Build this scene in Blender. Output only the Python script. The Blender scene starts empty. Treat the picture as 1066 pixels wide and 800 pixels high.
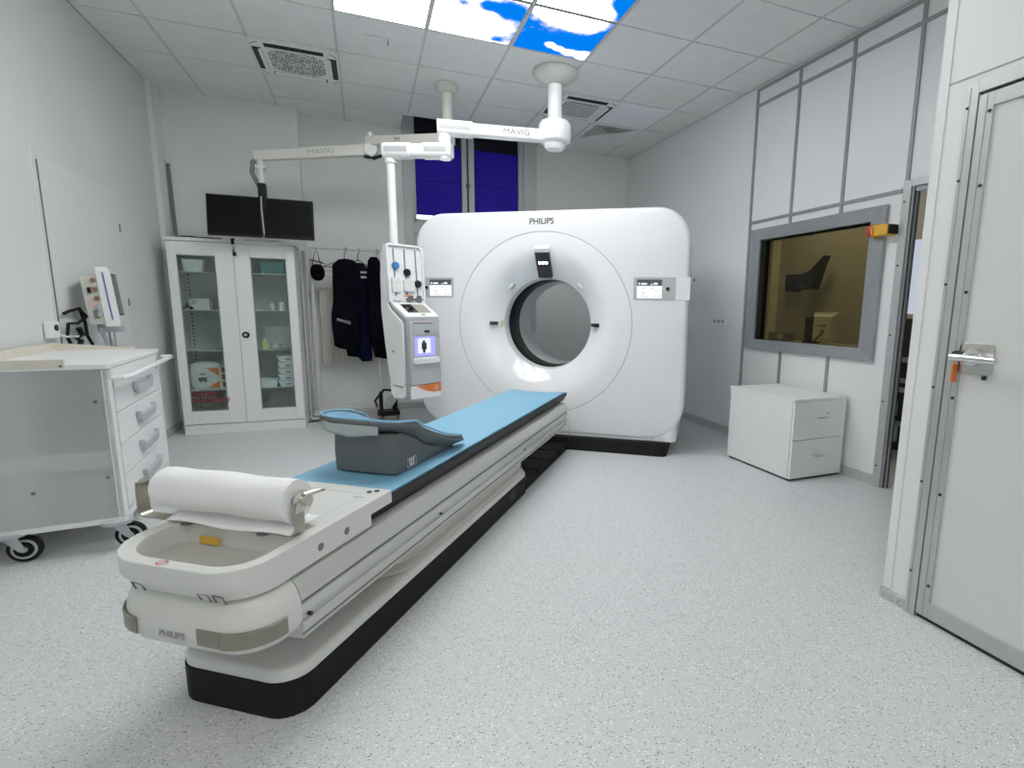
import bpy, bmesh, math, random
from mathutils import Vector, Matrix
random.seed(7)
SC = bpy.context.scene
COL = SC.collection
PI = math.pi
CEIL = 3.115
TILE = 0.6

# ------------------------------------------------------------------ materials
def _nt(name):
    m = bpy.data.materials.new(name); m.use_nodes = True
    nt = m.node_tree; nt.nodes.clear()
    out = nt.nodes.new('ShaderNodeOutputMaterial')
    return m, nt, out

def mat(name, col, rough=0.5, metal=0.0, spec=0.5, var=0.06, scale=6.0, bump=0.0, coat=0.0, emit=None, es=0.0):
    """paint-like surface: colour with a soft procedural variation"""
    m, nt, out = _nt(name)
    b = nt.nodes.new('ShaderNodeBsdfPrincipled')
    nt.links.new(b.outputs[0], out.inputs[0])
    tc = nt.nodes.new('ShaderNodeTexCoord')
    n = nt.nodes.new('ShaderNodeTexNoise'); n.inputs['Scale'].default_value = scale; n.inputs['Detail'].default_value = 5
    nt.links.new(tc.outputs['Object'], n.inputs['Vector'])
    r = nt.nodes.new('ShaderNodeValToRGB')
    c = Vector(col[:3])
    lo = c * (1 - var); hi = c * (1 + var)
    r.color_ramp.elements[0].position = .3; r.color_ramp.elements[1].position = .7
    r.color_ramp.elements[0].color = (*lo, 1); r.color_ramp.elements[1].color = (*[min(1, v) for v in hi], 1)
    nt.links.new(n.outputs[0], r.inputs[0]); nt.links.new(r.outputs[0], b.inputs['Base Color'])
    b.inputs['Roughness'].default_value = rough
    b.inputs['Metallic'].default_value = metal
    b.inputs['Specular IOR Level'].default_value = spec
    b.inputs['Coat Weight'].default_value = coat
    if emit:
        b.inputs['Emission Color'].default_value = (*emit, 1); b.inputs['Emission Strength'].default_value = es
    if bump:
        bp = nt.nodes.new('ShaderNodeBump'); bp.inputs['Strength'].default_value = bump; bp.inputs['Distance'].default_value = .004
        n2 = nt.nodes.new('ShaderNodeTexNoise'); n2.inputs['Scale'].default_value = scale * 18
        nt.links.new(tc.outputs['Object'], n2.inputs['Vector'])
        nt.links.new(n2.outputs[0], bp.inputs['Height']); nt.links.new(bp.outputs[0], b.inputs['Normal'])
    return m

def mat_glow(name, col, s):
    m, nt, out = _nt(name)
    e = nt.nodes.new('ShaderNodeEmission'); e.inputs[0].default_value = (*col, 1); e.inputs[1].default_value = s
    nt.links.new(e.outputs[0], out.inputs[0]); return m

def mat_glass(name, tint, gloss=0.08, rough=0.02):
    m, nt, out = _nt(name)
    t = nt.nodes.new('ShaderNodeBsdfTransparent'); t.inputs[0].default_value = (*tint, 1)
    g = nt.nodes.new('ShaderNodeBsdfGlossy'); g.inputs['Roughness'].default_value = rough
    lw = nt.nodes.new('ShaderNodeLayerWeight'); lw.inputs[0].default_value = 0.25
    mr = nt.nodes.new('ShaderNodeMapRange'); mr.inputs['To Min'].default_value = gloss * .5; mr.inputs['To Max'].default_value = min(1, gloss * 6)
    nt.links.new(lw.outputs['Facing'], mr.inputs['Value'])
    mx = nt.nodes.new('ShaderNodeMixShader')
    nt.links.new(mr.outputs[0], mx.inputs[0]); nt.links.new(t.outputs[0], mx.inputs[1]); nt.links.new(g.outputs[0], mx.inputs[2])
    nt.links.new(mx.outputs[0], out.inputs[0]); return m

def speckle(nt, tc_out, base, dark, light, sc, dens):
    """vinyl chips: stretched voronoi cells, few of them dark, some light"""
    cur = None
    mixc = nt.nodes.new('ShaderNodeRGB'); mixc.outputs[0].default_value = (*base, 1)
    cur = mixc.outputs[0]
    for i, (s, col, th, rot) in enumerate(((sc, dark, dens, .4), (sc * .8, light, dens * 1.6, 1.3), (sc * 1.6, [b * .70 for b in base], dens * 2.1, 2.2))):
        mp = nt.nodes.new('ShaderNodeMapping'); mp.inputs['Rotation'].default_value = (0, 0, rot); mp.inputs['Scale'].default_value = (1, 1.8, 1)
        mp.inputs['Location'].default_value = (i * 3.1, i * 1.7, 0)
        nt.links.new(tc_out, mp.inputs[0])
        v = nt.nodes.new('ShaderNodeTexVoronoi'); v.inputs['Scale'].default_value = s; v.inputs['Randomness'].default_value = 1
        nt.links.new(mp.outputs[0], v.inputs['Vector'])
        sp = nt.nodes.new('ShaderNodeSeparateColor'); nt.links.new(v.outputs['Color'], sp.inputs[0])
        lt = nt.nodes.new('ShaderNodeMath'); lt.operation = 'LESS_THAN'; lt.inputs[1].default_value = th
        nt.links.new(sp.outputs[0], lt.inputs[0])
        d = nt.nodes.new('ShaderNodeMath'); d.operation = 'LESS_THAN'; d.inputs[1].default_value = .42
        nt.links.new(v.outputs['Distance'], d.inputs[0])
        mu = nt.nodes.new('ShaderNodeMath'); mu.operation = 'MULTIPLY'
        nt.links.new(lt.outputs[0], mu.inputs[0]); nt.links.new(d.outputs[0], mu.inputs[1])
        mx = nt.nodes.new('ShaderNodeMix'); mx.data_type = 'RGBA'
        nt.links.new(mu.outputs[0], mx.inputs['Factor']); nt.links.new(cur, mx.inputs['A']); mx.inputs['B'].default_value = (*col, 1)
        cur = mx.outputs['Result']
    return cur

def mat_floor(name, base, seam=True):
    m, nt, out = _nt(name)
    b = nt.nodes.new('ShaderNodeBsdfPrincipled'); nt.links.new(b.outputs[0], out.inputs[0])
    tc = nt.nodes.new('ShaderNodeTexCoord')
    c = speckle(nt, tc.outputs['Object'], base, (.13, .13, .135), (.84, .84, .85), 135, .12)
    if seam:
        sx = nt.nodes.new('ShaderNodeSeparateXYZ'); nt.links.new(tc.outputs['Object'], sx.inputs[0])
        # welded seam: y = -1.391 + .048*(x-1.59)
        ma = nt.nodes.new('ShaderNodeMath'); ma.operation = 'MULTIPLY_ADD'; ma.inputs[1].default_value = -.048; ma.inputs[2].default_value = 1.391 + .048 * 1.59
        nt.links.new(sx.outputs[0], ma.inputs[0])
        ad = nt.nodes.new('ShaderNodeMath'); ad.operation = 'ADD'; nt.links.new(ma.outputs[0], ad.inputs[0]); nt.links.new(sx.outputs[1], ad.inputs[1])
        ab = nt.nodes.new('ShaderNodeMath'); ab.operation = 'ABSOLUTE'; nt.links.new(ad.outputs[0], ab.inputs[0])
        lt = nt.nodes.new('ShaderNodeMath'); lt.operation = 'LESS_THAN'; lt.inputs[1].default_value = .0022; nt.links.new(ab.outputs[0], lt.inputs[0])
        mx = nt.nodes.new('ShaderNodeMix'); mx.data_type = 'RGBA'; nt.links.new(lt.outputs[0], mx.inputs['Factor'])
        nt.links.new(c, mx.inputs['A']); mx.inputs['B'].default_value = (.52, .52, .53, 1); c = mx.outputs['Result']
    nt.links.new(c, b.inputs['Base Color'])
    b.inputs['Roughness'].default_value = .42; b.inputs['Specular IOR Level'].default_value = .4
    return m

def mat_sky(name):
    """printed sky: cumulus drifts (soft clumps broken up by noise) over deep blue"""
    m, nt, out = _nt(name)
    L = nt.links.new
    def math_(op, a, b=None, c=None):
        n = nt.nodes.new('ShaderNodeMath'); n.operation = op
        for k, v in enumerate((a, b, c)):
            if v is None: continue
            if isinstance(v, (int, float)): n.inputs[k].default_value = v
            else: L(v, n.inputs[k])
        return n.outputs[0]
    geo = nt.nodes.new('ShaderNodeNewGeometry')
    n = nt.nodes.new('ShaderNodeTexNoise'); n.inputs['Scale'].default_value = 4.2; n.inputs['Detail'].default_value = 9; n.inputs['Roughness'].default_value = .62
    L(geo.outputs['Position'], n.inputs['Vector'])
    sx = nt.nodes.new('ShaderNodeSeparateXYZ'); L(geo.outputs['Position'], sx.inputs[0])
    g = nt.nodes.new('ShaderNodeMapRange'); g.interpolation_type = 'SMOOTHSTEP'; g.inputs['From Min'].default_value = 2.28; g.inputs['From Max'].default_value = 2.5
    g.inputs['To Min'].default_value = .40; g.inputs['To Max'].default_value = -.42
    L(sx.outputs[0], g.inputs['Value'])
    f = math_('MULTIPLY_ADD', n.outputs[0], 1.5, -.75); f = math_('ADD', f, g.outputs[0])
    for x, y, r, a in ((2.29, .75, .12, -1.0), (2.14, .74, .07, -.7), (1.98, .76, .05, -.6), (2.28, 1.14, .06, -.7), (1.42, .72, .05, -.8),
                       (2.60, .64, .17, 1.1), (2.83, .71, .13, 1.0), (2.66, 1.05, .045, .8), (2.74, 1.09, .045, .7), (2.83, 1.12, .05, .8), (2.96, 1.12, .08, 1.0),
                       (2.66, .42, .20, 1.2), (2.87, .53, .09, .9), (2.97, .40, .10, -.8), (1.9, .1, .12, -.9), (2.6, -.2, .25, .9)):
        d = nt.nodes.new('ShaderNodeVectorMath'); d.operation = 'DISTANCE'; L(geo.outputs['Position'], d.inputs[0]); d.inputs[1].default_value = (x, y, CEIL)
        q = math_('POWER', math_('MULTIPLY', d.outputs['Value'], 1 / r), 2.0)
        f = math_('MULTIPLY_ADD', math_('EXPONENT', math_('MULTIPLY', q, -1.0)), a, f)
    r = nt.nodes.new('ShaderNodeMapRange'); r.interpolation_type = 'SMOOTHSTEP'; r.inputs['From Min'].default_value = -.20; r.inputs['From Max'].default_value = .14
    L(f, r.inputs['Value'])
    mx = nt.nodes.new('ShaderNodeMix'); mx.data_type = 'RGBA'; L(r.outputs[0], mx.inputs['Factor'])
    mx.inputs['A'].default_value = (.0, .155, .78, 1); mx.inputs['B'].default_value = (.80, .88, 1.0, 1)
    r2 = nt.nodes.new('ShaderNodeMapRange'); r2.interpolation_type = 'SMOOTHSTEP'; r2.inputs['From Min'].default_value = .02; r2.inputs['From Max'].default_value = .34
    L(f, r2.inputs['Value'])
    m2 = nt.nodes.new('ShaderNodeMix'); m2.data_type = 'RGBA'; L(r2.outputs[0], m2.inputs['Factor']); L(mx.outputs['Result'], m2.inputs['A']); m2.inputs['B'].default_value = (SKY, SKY * 1.01, SKY, 1)
    mx = m2
    e = nt.nodes.new('ShaderNodeEmission'); L(mx.outputs['Result'], e.inputs[0]); L(e.outputs[0], out.inputs[0])
    return m

def mat_cell(name, col, dark, scale):
    """perforated grille: dark cells in a light web"""
    m, nt, out = _nt(name)
    b = nt.nodes.new('ShaderNodeBsdfPrincipled'); nt.links.new(b.outputs[0], out.inputs[0])
    tc = nt.nodes.new('ShaderNodeTexCoord')
    v = nt.nodes.new('ShaderNodeTexVoronoi'); v.feature = 'DISTANCE_TO_EDGE'; v.inputs['Scale'].default_value = scale; v.inputs['Randomness'].default_value = .35
    nt.links.new(tc.outputs['Object'], v.inputs['Vector'])
    lt = nt.nodes.new('ShaderNodeMath'); lt.operation = 'LESS_THAN'; lt.inputs[1].default_value = .13; nt.links.new(v.outputs['Distance'], lt.inputs[0])
    mx = nt.nodes.new('ShaderNodeMix'); mx.data_type = 'RGBA'; nt.links.new(lt.outputs[0], mx.inputs['Factor'])
    mx.inputs['A'].default_value = (*dark, 1); mx.inputs['B'].default_value = (*col, 1)
    nt.links.new(mx.outputs['Result'], b.inputs['Base Color']); b.inputs['Roughness'].default_value = .6
    return m

SKY = 8.6
M = {}
def mk(k, *a, **kw): M[k] = mat(k, *a, **kw)
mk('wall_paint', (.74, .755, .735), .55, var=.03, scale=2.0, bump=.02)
mk('wall_left_shaded', (.66, .675, .655), .55, var=.03, scale=2.0, bump=.02)  # wall paint darkened in its colour so the left wall looks less lit
mk('wall_board', (.68, .70, .695), .5, var=.015, scale=1.5)
mk('wall_panel', (.77, .785, .785), .42, var=.02, scale=1.5)
mk('ceil_tile', (.74, .76, .745), .85, var=.03, scale=8, bump=.05)
mk('ceil_tile_white', (.80, .84, .9), .7, var=.02)
mk('ceil_grid', (.52, .54, .53), .5, var=.02)
mk('trim_grey', (.27, .28, .28), .45, metal=.2, var=.04)
mk('alu', (.50, .51, .51), .36, metal=.55, var=.04, scale=14)
mk('alu_dark', (.33, .35, .36), .38, metal=.5, var=.05, scale=12)
mk('gap_black', (.012, .012, .013), .7)
mk('door_leaf', (.66, .67, .65), .4, var=.02, scale=1.5)
mk('white', (.80, .81, .82), .32, var=.015, coat=.15)
mk('gantry_white', (.80, .81, .83), .30, var=.01, coat=.25)
mk('funnel_white', (.82, .83, .84), .5, spec=.03, var=.008, coat=1.0)
mk('gantry_grey', (.52, .53, .54), .4, var=.02)
mk('liner', (.60, .64, .64), .3, var=.02)
mk('black', (.006, .006, .0065), .5, spec=.2)
mk('black_gloss', (.006, .006, .007), .12)
mk('rubber', (.009, .009, .0095), .7, spec=.15)
mk('table_white', (.64, .645, .615), .33, var=.02, coat=.15)
mk('table_cream', (.50, .50, .445), .42, var=.03)
mk('rail_grey', (.54, .545, .52), .33, metal=.25, var=.03, scale=3)
mk('bumper', (.20, .19, .15), .4, var=.1, scale=20)
mk('mat_blue', (.185, .435, .62), .55, var=.03, scale=3, bump=.03)
mk('blue_edge', (.12, .29, .46), .5, var=.03)
mk('head_grey', (.088, .098, .102), .5, var=.06, scale=20, bump=.03)
mk('head_light', (.33, .385, .385), .5, var=.03)
mk('steel', (.62, .60, .55), .25, metal=.9, var=.05, scale=20)
mk('steel_brown', (.38, .35, .29), .3, metal=.8, var=.1, scale=20)
mk('chrome', (.75, .76, .77), .14, metal=1.0, var=.02)
mk('paper', (.86, .86, .86), .8, var=.02, scale=10, bump=.06)
mk('cab_white', (.76, .77, .77), .4, var=.015)
mk('cab_inner', (.58, .61, .59), .5, var=.03)
mk('cart_side', (.88, .89, .90), .5, var=.02, scale=3)
mk('cart_white', (.78, .79, .79), .4, var=.015)
mk('cream', (.66, .62, .51), .5, var=.03)
mk('inj_grey', (.30, .315, .325), .4, var=.03)
mk('plastic_grey', (.42, .45, .47), .45, var=.05, scale=15)
mk('grey_dark', (.14, .145, .15), .5, var=.05)
mk('beige', (.56, .56, .49), .45, var=.03)
mk('arm_white', (.83, .84, .84), .3, var=.015, coat=.2)
mk('arm_beige', (.62, .62, .56), .4, var=.03)
mk('arm_inlay', (.44, .46, .47), .4, var=.03)
mk('screen_black', (.003, .003, .0035), .4, spec=.12)

mk('night', (.006, .004, .012), .3)
mk('frame_paint', (.52, .53, .53), .5, var=.02)
mk('cloth_black', (.003, .0032, .006), .95, spec=.05, var=.4, scale=14, bump=.4)
mk('cloth_navy', (.005, .006, .024), .95, spec=.05, var=.3, scale=14, bump=.4)
mk('radiator', (.62, .62, .56), .5, var=.03)
mk('rack_paint', (.60, .60, .55), .45, var=.03)
mk('orange', (.72, .17, .03), .4, var=.05)
mk('yellow', (.75, .38, .03), .4, var=.04)
mk('red', (.50, .02, .02), .35, var=.05)
mk('red_text', (.20, .006, .02), .5, var=.05)
mk('teal', (.03, .17, .17), .4, var=.1)
mk('blue', (.03, .16, .42), .3, var=.05)
mk('violet', (.10, .09, .36), .4)
mk('text_dark', (.06, .065, .07), .5)
mk('text_light', (.45, .47, .48), .5)
mk('text_grey', (.30, .30, .29), .5)
mk('vent_dark', (.05, .052, .05), .6)
mk('brown_port', (.22, .10, .05), .5)
mk('yellow_green', (.55, .60, .25), .5, var=.1, scale=30)
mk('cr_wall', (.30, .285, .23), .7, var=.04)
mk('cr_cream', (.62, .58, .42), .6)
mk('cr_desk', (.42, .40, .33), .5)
mk('crt_beige', (.62, .60, .49), .5, var=.05)
mk('pouch_clear', (.70, .74, .72), .25, var=.1, scale=30)
mk('pale_pink', (.62, .40, .36), .5)
M['floor'] = mat_floor('floor', (.605, .61, .62))
M['cove'] = mat_floor('cove', (.47, .48, .48), False)
M['sky'] = mat_sky('sky')
M['glass_cab'] = mat_glass('glass_cab', (.88, .93, .905), .07)
M['glass_lead'] = mat_glass('glass_lead', (.62, .58, .43), .025)
M['glass_win'] = mat_glass('glass_win', (.9, .92, .95), .06)
M['grille_hex'] = mat_cell('grille_hex', (.62, .63, .61), (.04, .04, .04), 48)
M['screen_white'] = mat_glow('screen_white', (.86, .92, .93), 1.0)
M['screen_bar'] = mat('screen_bar', (.06, .075, .08), .3)
M['led_white'] = mat_glow('led_white', (1, 1, 1), 5)
M['led_blue'] = mat_glow('led_blue', (.22, .22, 1.0), 1.6)
M['led_pale'] = mat_glow('led_pale', (.62, .66, 1.0), 1.2)
M['screen_cream'] = mat_glow('screen_cream', (.62, .61, .54), .55)
M['day'] = mat_glow('day', (.70, .80, .95), .55)
def mat_blind(name, col):
    m, nt, out = _nt(name)
    d = nt.nodes.new('ShaderNodeBsdfDiffuse'); t = nt.nodes.new('ShaderNodeBsdfTranslucent')
    tc = nt.nodes.new('ShaderNodeTexCoord'); n = nt.nodes.new('ShaderNodeTexNoise'); n.inputs['Scale'].default_value = 3; nt.links.new(tc.outputs['Object'], n.inputs['Vector'])
    r = nt.nodes.new('ShaderNodeValToRGB'); r.color_ramp.elements[0].color = (*[c * .85 for c in col], 1); r.color_ramp.elements[1].color = (*[c * 1.15 for c in col], 1)
    nt.links.new(n.outputs[0], r.inputs[0]); nt.links.new(r.outputs[0], d.inputs[0]); nt.links.new(r.outputs[0], t.inputs[0])
    mx = nt.nodes.new('ShaderNodeMixShader'); mx.inputs[0].default_value = .5
    nt.links.new(d.outputs[0], mx.inputs[1]); nt.links.new(t.outputs[0], mx.inputs[2]); nt.links.new(mx.outputs[0], out.inputs[0]); return m
M['blind_blue'] = mat_blind('blind_blue', (.055, .035, .36))
M['daylight'] = mat_glow('daylight', (.95, .98, 1.0), 2.3)

# ------------------------------------------------------------------ mesh building
def rr(x0, x1, y0, y1, r, n=6):
    """rounded rectangle outline, r single or (x0y0, x1y0, x1y1, x0y1)"""
    if not isinstance(r, (tuple, list)): r = (r,) * 4
    pts = []
    for (cx, cy, a0, rad) in ((x0 + r[0], y0 + r[0], PI, r[0]), (x1 - r[1], y0 + r[1], 1.5 * PI, r[1]),
                              (x1 - r[2], y1 - r[2], 0, r[2]), (x0 + r[3], y1 - r[3], .5 * PI, r[3])):
        for i in range(n + 1):
            a = a0 + .5 * PI * i / n
            pts.append((cx + rad * math.cos(a), cy + rad * math.sin(a)))
    return pts

class B:
    def __init__(s): s.v = []; s.f = []; s.m = []; s.mark = 0
    def V(s, pts):
        i = len(s.v); s.v += [tuple(p) for p in pts]; return list(range(i, i + len(pts)))
    def F(s, idx, m=0): s.f.append(tuple(idx)); s.m.append(m)
    def box(s, x0, x1, y0, y1, z0, z1, m=0):
        a = s.V([(x0, y0, z0), (x1, y0, z0), (x1, y1, z0), (x0, y1, z0), (x0, y0, z1), (x1, y0, z1), (x1, y1, z1), (x0, y1, z1)])
        for q in ((3, 2, 1, 0), (4, 5, 6, 7), (0, 1, 5, 4), (1, 2, 6, 5), (2, 3, 7, 6), (3, 0, 4, 7)): s.F([a[i] for i in q], m)
        return s
    def prism(s, poly, axis, a, b, m=0):
        def mp(p, t):
            return (p[0], p[1], t) if axis == 'z' else ((t, p[0], p[1]) if axis == 'x' else (p[0], t, p[1]))
        n = len(poly); i0 = s.V([mp(p, a) for p in poly]); i1 = s.V([mp(p, b) for p in poly])
        s.F(i0[::-1], m); s.F(i1, m)
        for k in range(n): s.F((i0[k], i0[(k + 1) % n], i1[(k + 1) % n], i1[k]), m)
        return s
    def loft(s, loops, m=0, cap0=True, cap1=True, closed=True):
        ids = [s.V(l) for l in loops]; n = len(loops[0])
        for a, b in zip(ids, ids[1:]):
            for k in range(n if closed else n - 1): s.F((a[k], a[(k + 1) % n], b[(k + 1) % n], b[k]), m)
        if cap0: s.F(ids[0][::-1], m)
        if cap1: s.F(ids[-1], m)
        return s
    def ring(s, outer, inner, z0, z1, m=0):
        o0 = s.V([(*p, z0) for p in outer]); o1 = s.V([(*p, z1) for p in outer]); i0 = s.V([(*p, z0) for p in inner]); i1 = s.V([(*p, z1) for p in inner])
        n = len(outer)
        for k in range(n):
            j = (k + 1) % n
            s.F((o0[k], o0[j], o1[j], o1[k]), m); s.F((i0[j], i0[k], i1[k], i1[j]), m)
            s.F((o1[k], o1[j], i1[j], i1[k]), m); s.F((o0[j], o0[k], i0[k], i0[j]), m)
        return s
    def tube(s, path, r, n=8, m=0, caps=True, flat=None):
        pts = [Vector(p) for p in path]; rs = r if isinstance(r, (list, tuple)) else [r] * len(pts)
        loops = []; up = None
        for i, p in enumerate(pts):
            d = (pts[min(i + 1, len(pts) - 1)] - pts[max(i - 1, 0)]).normalized()
            if up is None:
                ref = Vector((0, 0, 1)) if abs(d.z) < .9 else Vector((0, 1, 0))
                up = (ref - d * ref.dot(d)).normalized()
            else:
                up = (up - d * up.dot(d)).normalized()
            sd = d.cross(up)
            fx, fy = flat if flat else (1, 1)
            loops.append([p + (sd * math.cos(2 * PI * k / n) * fx + up * math.sin(2 * PI * k / n) * fy) * rs[i] for k in range(n)])
        return s.loft(loops, m, caps, caps)
    def cyl(s, p0, p1, r0, r1=None, n=20, m=0): return s.tube([p0, p1], [r0, r0 if r1 is None else r1], n, m)
    def lathe(s, prof, c=(0, 0, 0), axis='z', n=28, m=0, cap0=True, cap1=True):
        loops = []
        for r, t in prof:
            l = []
            for k in range(n):
                a = 2 * PI * k / n; x, y = r * math.cos(a), r * math.sin(a)
                q = (x, y, t) if axis == 'z' else ((t, x, y) if axis == 'x' else (x, t, y))
                l.append((q[0] + c[0], q[1] + c[1], q[2] + c[2]))
            loops.append(l)
        return s.loft(loops, m, cap0, cap1)
    def grid(s, fn, nu, nv, m=0):
        ids = [s.V([fn(i / nu, j / nv) for i in range(nu + 1)]) for j in range(nv + 1)]
        for j in range(nv):
            for i in range(nu): s.F((ids[j][i], ids[j][i + 1], ids[j + 1][i + 1], ids[j + 1][i]), m)
        return s
    def mk(s): s.mark = len(s.v); return s
    def xf(s, mtx):
        for i in range(s.mark, len(s.v)): s.v[i] = tuple(mtx @ Vector(s.v[i]))
        return s
    def build(s, name, mats, parent=None, bevel=0, seg=2, ang=35, loc=None, rot=None, solid=0, flat=False):
        me = bpy.data.meshes.new(name); me.from_pydata(s.v, [], s.f)
        for x in (mats if isinstance(mats, (list, tuple)) else [mats]): me.materials.append(M[x])
        for p, k in zip(me.polygons, s.m): p.material_index = k
        bm = bmesh.new(); bm.from_mesh(me); bmesh.ops.recalc_face_normals(bm, faces=bm.faces); bm.to_mesh(me); bm.free()
        if not flat:
            me.shade_smooth(); me.set_sharp_from_angle(angle=math.radians(ang))
        o = bpy.data.objects.new(name, me); COL.objects.link(o)
        if parent: o.parent = parent
        if loc: o.location = loc
        if rot: o.rotation_euler = rot
        if solid:
            md = o.modifiers.new('solid', 'SOLIDIFY'); md.thickness = solid; md.offset = 0
        if bevel:
            md = o.modifiers.new('bevel', 'BEVEL'); md.width = bevel; md.segments = seg; md.limit_method = 'ANGLE'; md.angle_limit = math.radians(40); md.harden_normals = True
        return o

def tag(o, label=None, cat=None, group=None, kind=None):
    if label: o['label'] = label
    if cat: o['category'] = cat
    if group: o['group'] = group
    if kind: o['kind'] = kind
    return o

def thing(name, label, cat, loc=(0, 0, 0), rz=0, group=None):
    o = bpy.data.objects.new(name, None); COL.objects.link(o); o.empty_display_size = .1
    o.location = loc; o.rotation_euler = (0, 0, rz)
    return tag(o, label, cat, group)

def struct(o, label=None): o['kind'] = 'structure'; return (tag(o, label) if label else o)

def kids(o): return [c for c in COL.objects if c.parent == o]
def copy_tree(o, parent=None):
    ch = kids(o); c = o.copy(); COL.objects.link(c)
    if parent: c.parent = parent
    for k in ch: copy_tree(k, c)
    return c

def text(name, body, size, m, parent, loc, rot, align='CENTER', bold=.0, shear=0, sx=1.0):
    cu = bpy.data.curves.new('t', 'FONT'); cu.body = body; cu.size = size; cu.align_x = align; cu.align_y = 'CENTER'; cu.offset = bold; cu.extrude = .0006; cu.shear = shear
    tmp = bpy.data.objects.new('t', cu); COL.objects.link(tmp)
    dg = bpy.context.evaluated_depsgraph_get(); me = bpy.data.meshes.new_from_object(tmp.evaluated_get(dg))
    bpy.data.objects.remove(tmp); bpy.data.curves.remove(cu)
    me.materials.clear(); me.materials.append(M[m]); me.name = name
    o = bpy.data.objects.new(name, me); COL.objects.link(o); o.parent = parent; o.location = loc; o.rotation_euler = rot; o.scale = (sx, 1, 1)
    return o
FRONT = (PI / 2, 0, 0)            # lettering on a face looking along -y

# ================================================================== THE ROOM
XL, XR, YB = -.39, 4.57, 3.46
YR = -4.6
fl = B(); fl.box(XL - .1, XR + 2.3, YR - .1, 4.2, -.08, 0)
struct(fl.build('floor', 'floor', flat=True))

# left wall (solid), rear wall
struct(B().box(XL - .12, XL, YR, YB + .12, 0, CEIL).build('wall_left', 'wall_left_shaded', flat=True))
struct(B().box(XL - .12, XR + .1, YR - .12, YR, 0, CEIL).build('wall_rear', 'wall_paint', flat=True))
# back wall with the window opening, the built-out part and the corner boxing
WX0, WX1, WZ0, WZ1 = 1.80, 3.22, .95, 3.62
bw = B()
bw.box(XL - .1, WX0, YB, YB + .2, 0, 3.75); bw.box(WX1, XR + .1, YB, YB + .2, 0, 3.75); bw.box(WX0, WX1, YB, YB + .2, 0, WZ0); bw.box(WX0, WX1, YB, YB + .2, WZ1, 3.75)
bw.box(-.36, .76, 3.26, YB, 0, CEIL); bw.box(XL, -.352, 3.05, YB - .01, 0, CEIL)
struct(bw.build('wall_back', 'wall_paint', flat=True))
# right wall with control-room window and doorway
rwb = B(); T = .14
rwb.box(XR, XR + T, .88, YB + .1, 0, CEIL); rwb.box(XR, XR + T, -.24, .88, 0, .94); rwb.box(XR, XR + T, -.24, .88, 1.81, CEIL)
rwb.box(XR, XR + .03, -.50, -.24, 0, CEIL); rwb.box(XR, XR + T, -1.55, -.50, 1.99, CEIL)
struct(rwb.build('wall_right', 'wall_panel', flat=True))
# block of wall by the camera with the near door
NX = 3.31; DY0, DY1, DZ = -2.78, -1.655, 1.945
nb = B()
nb.box(NX, NX + .14, DY1, -1.516, 0, CEIL); nb.box(NX, NX + .14, YR, DY0, 0, CEIL); nb.box(NX, NX + .14, DY0, DY1, DZ, CEIL)
nb.box(NX + .14, XR + .3, -1.64, -1.516, 0, CEIL)
struct(nb.build('wall_near', 'wall_panel', flat=True))
# thin cover strips of the near wall
tb = B(); tb.prism([(NX - .004, -1.547), (NX - .004, -1.512), (NX + .03, -1.512), (NX + .03, -1.5155), (NX - .0005, -1.5155), (NX - .0005, -1.547)], 'z', .05, CEIL)
struct(tb.build('trim_corner', 'wall_panel', flat=True))
struct(B().box(NX - .0015, NX + .001, DY0 - .5, -1.52, 2.005, 2.011).build('trim_seam', 'trim_grey', flat=True))

# ceiling: tegular tiles over a grid, notch in front of the window
def skip_tile(i, j):
    return False
cb = B()
special = {}
for i in range(2, 5):
    for j in range(-1, 2): special[(i, j)] = 'sky'
special[(1, 3)] = 'cassette'; special[(5, 3)] = 'cassette'; special[(6, 4)] = 'vent'; special[(6, 3)] = 'plain'
for i in range(-1, 8):
    for j in range(-8, 6):
        x0, x1 = max(i * TILE, XL), min((i + 1) * TILE, XR); y0, y1 = j * TILE, min((j + 1) * TILE, YB)
        y0 = max(y0, YR)
        if x1 - x0 < .02 or y1 - y0 < .02: continue
        g = .007
        if special.get((i, j)) in ('sky', 'vent', 'plain', 'cassette'): continue
        rects = [(x0, x1, y0, y1)]
        if j == 5:
            rects = [(a, b, y0, y1) for a, b in ((x0, min(x1, 1.75)), (max(x0, 3.3), x1)) if b - a > .02]
        for a, b, c, d in rects: cb.box(a + g, b - g, c + g, d - g, CEIL, CEIL + .02)
# backing grid
cb.box(XL - .05, 1.75, YR, YB, CEIL + .008, CEIL + .03, 1); cb.box(3.3, XR + .05, YR, YB, CEIL + .008, CEIL + .03, 1); cb.box(1.75, 3.3, YR, 3.0, CEIL + .008, CEIL + .03, 1)
struct(cb.build('ceiling', ['ceil_tile', 'ceil_grid'], flat=True))
# T-bars that read lighter along the depth of the room
gb = B()
for i in range(0, 8): gb.box(i * TILE - .009, i * TILE + .009, YR, (3.0 if 2 < i < 6 else YB), CEIL - .003, CEIL + .009)
struct(gb.build('trim_ceiling', 'ceil_grid', flat=True))
# notch shaft above the window
nt_ = B(); nt_.box(1.70, 1.75, 2.98, YB, CEIL - .004, 3.8); nt_.box(3.3, 3.35, 2.98, YB, CEIL - .004, 3.8); nt_.box(1.70, 3.35, 2.95, 3.0, CEIL - .004, 3.8); nt_.box(1.70, 3.35, 2.95, YB + .1, 3.75, 3.8)
struct(nt_.build('trim_notch', 'wall_paint', flat=True))

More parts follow.
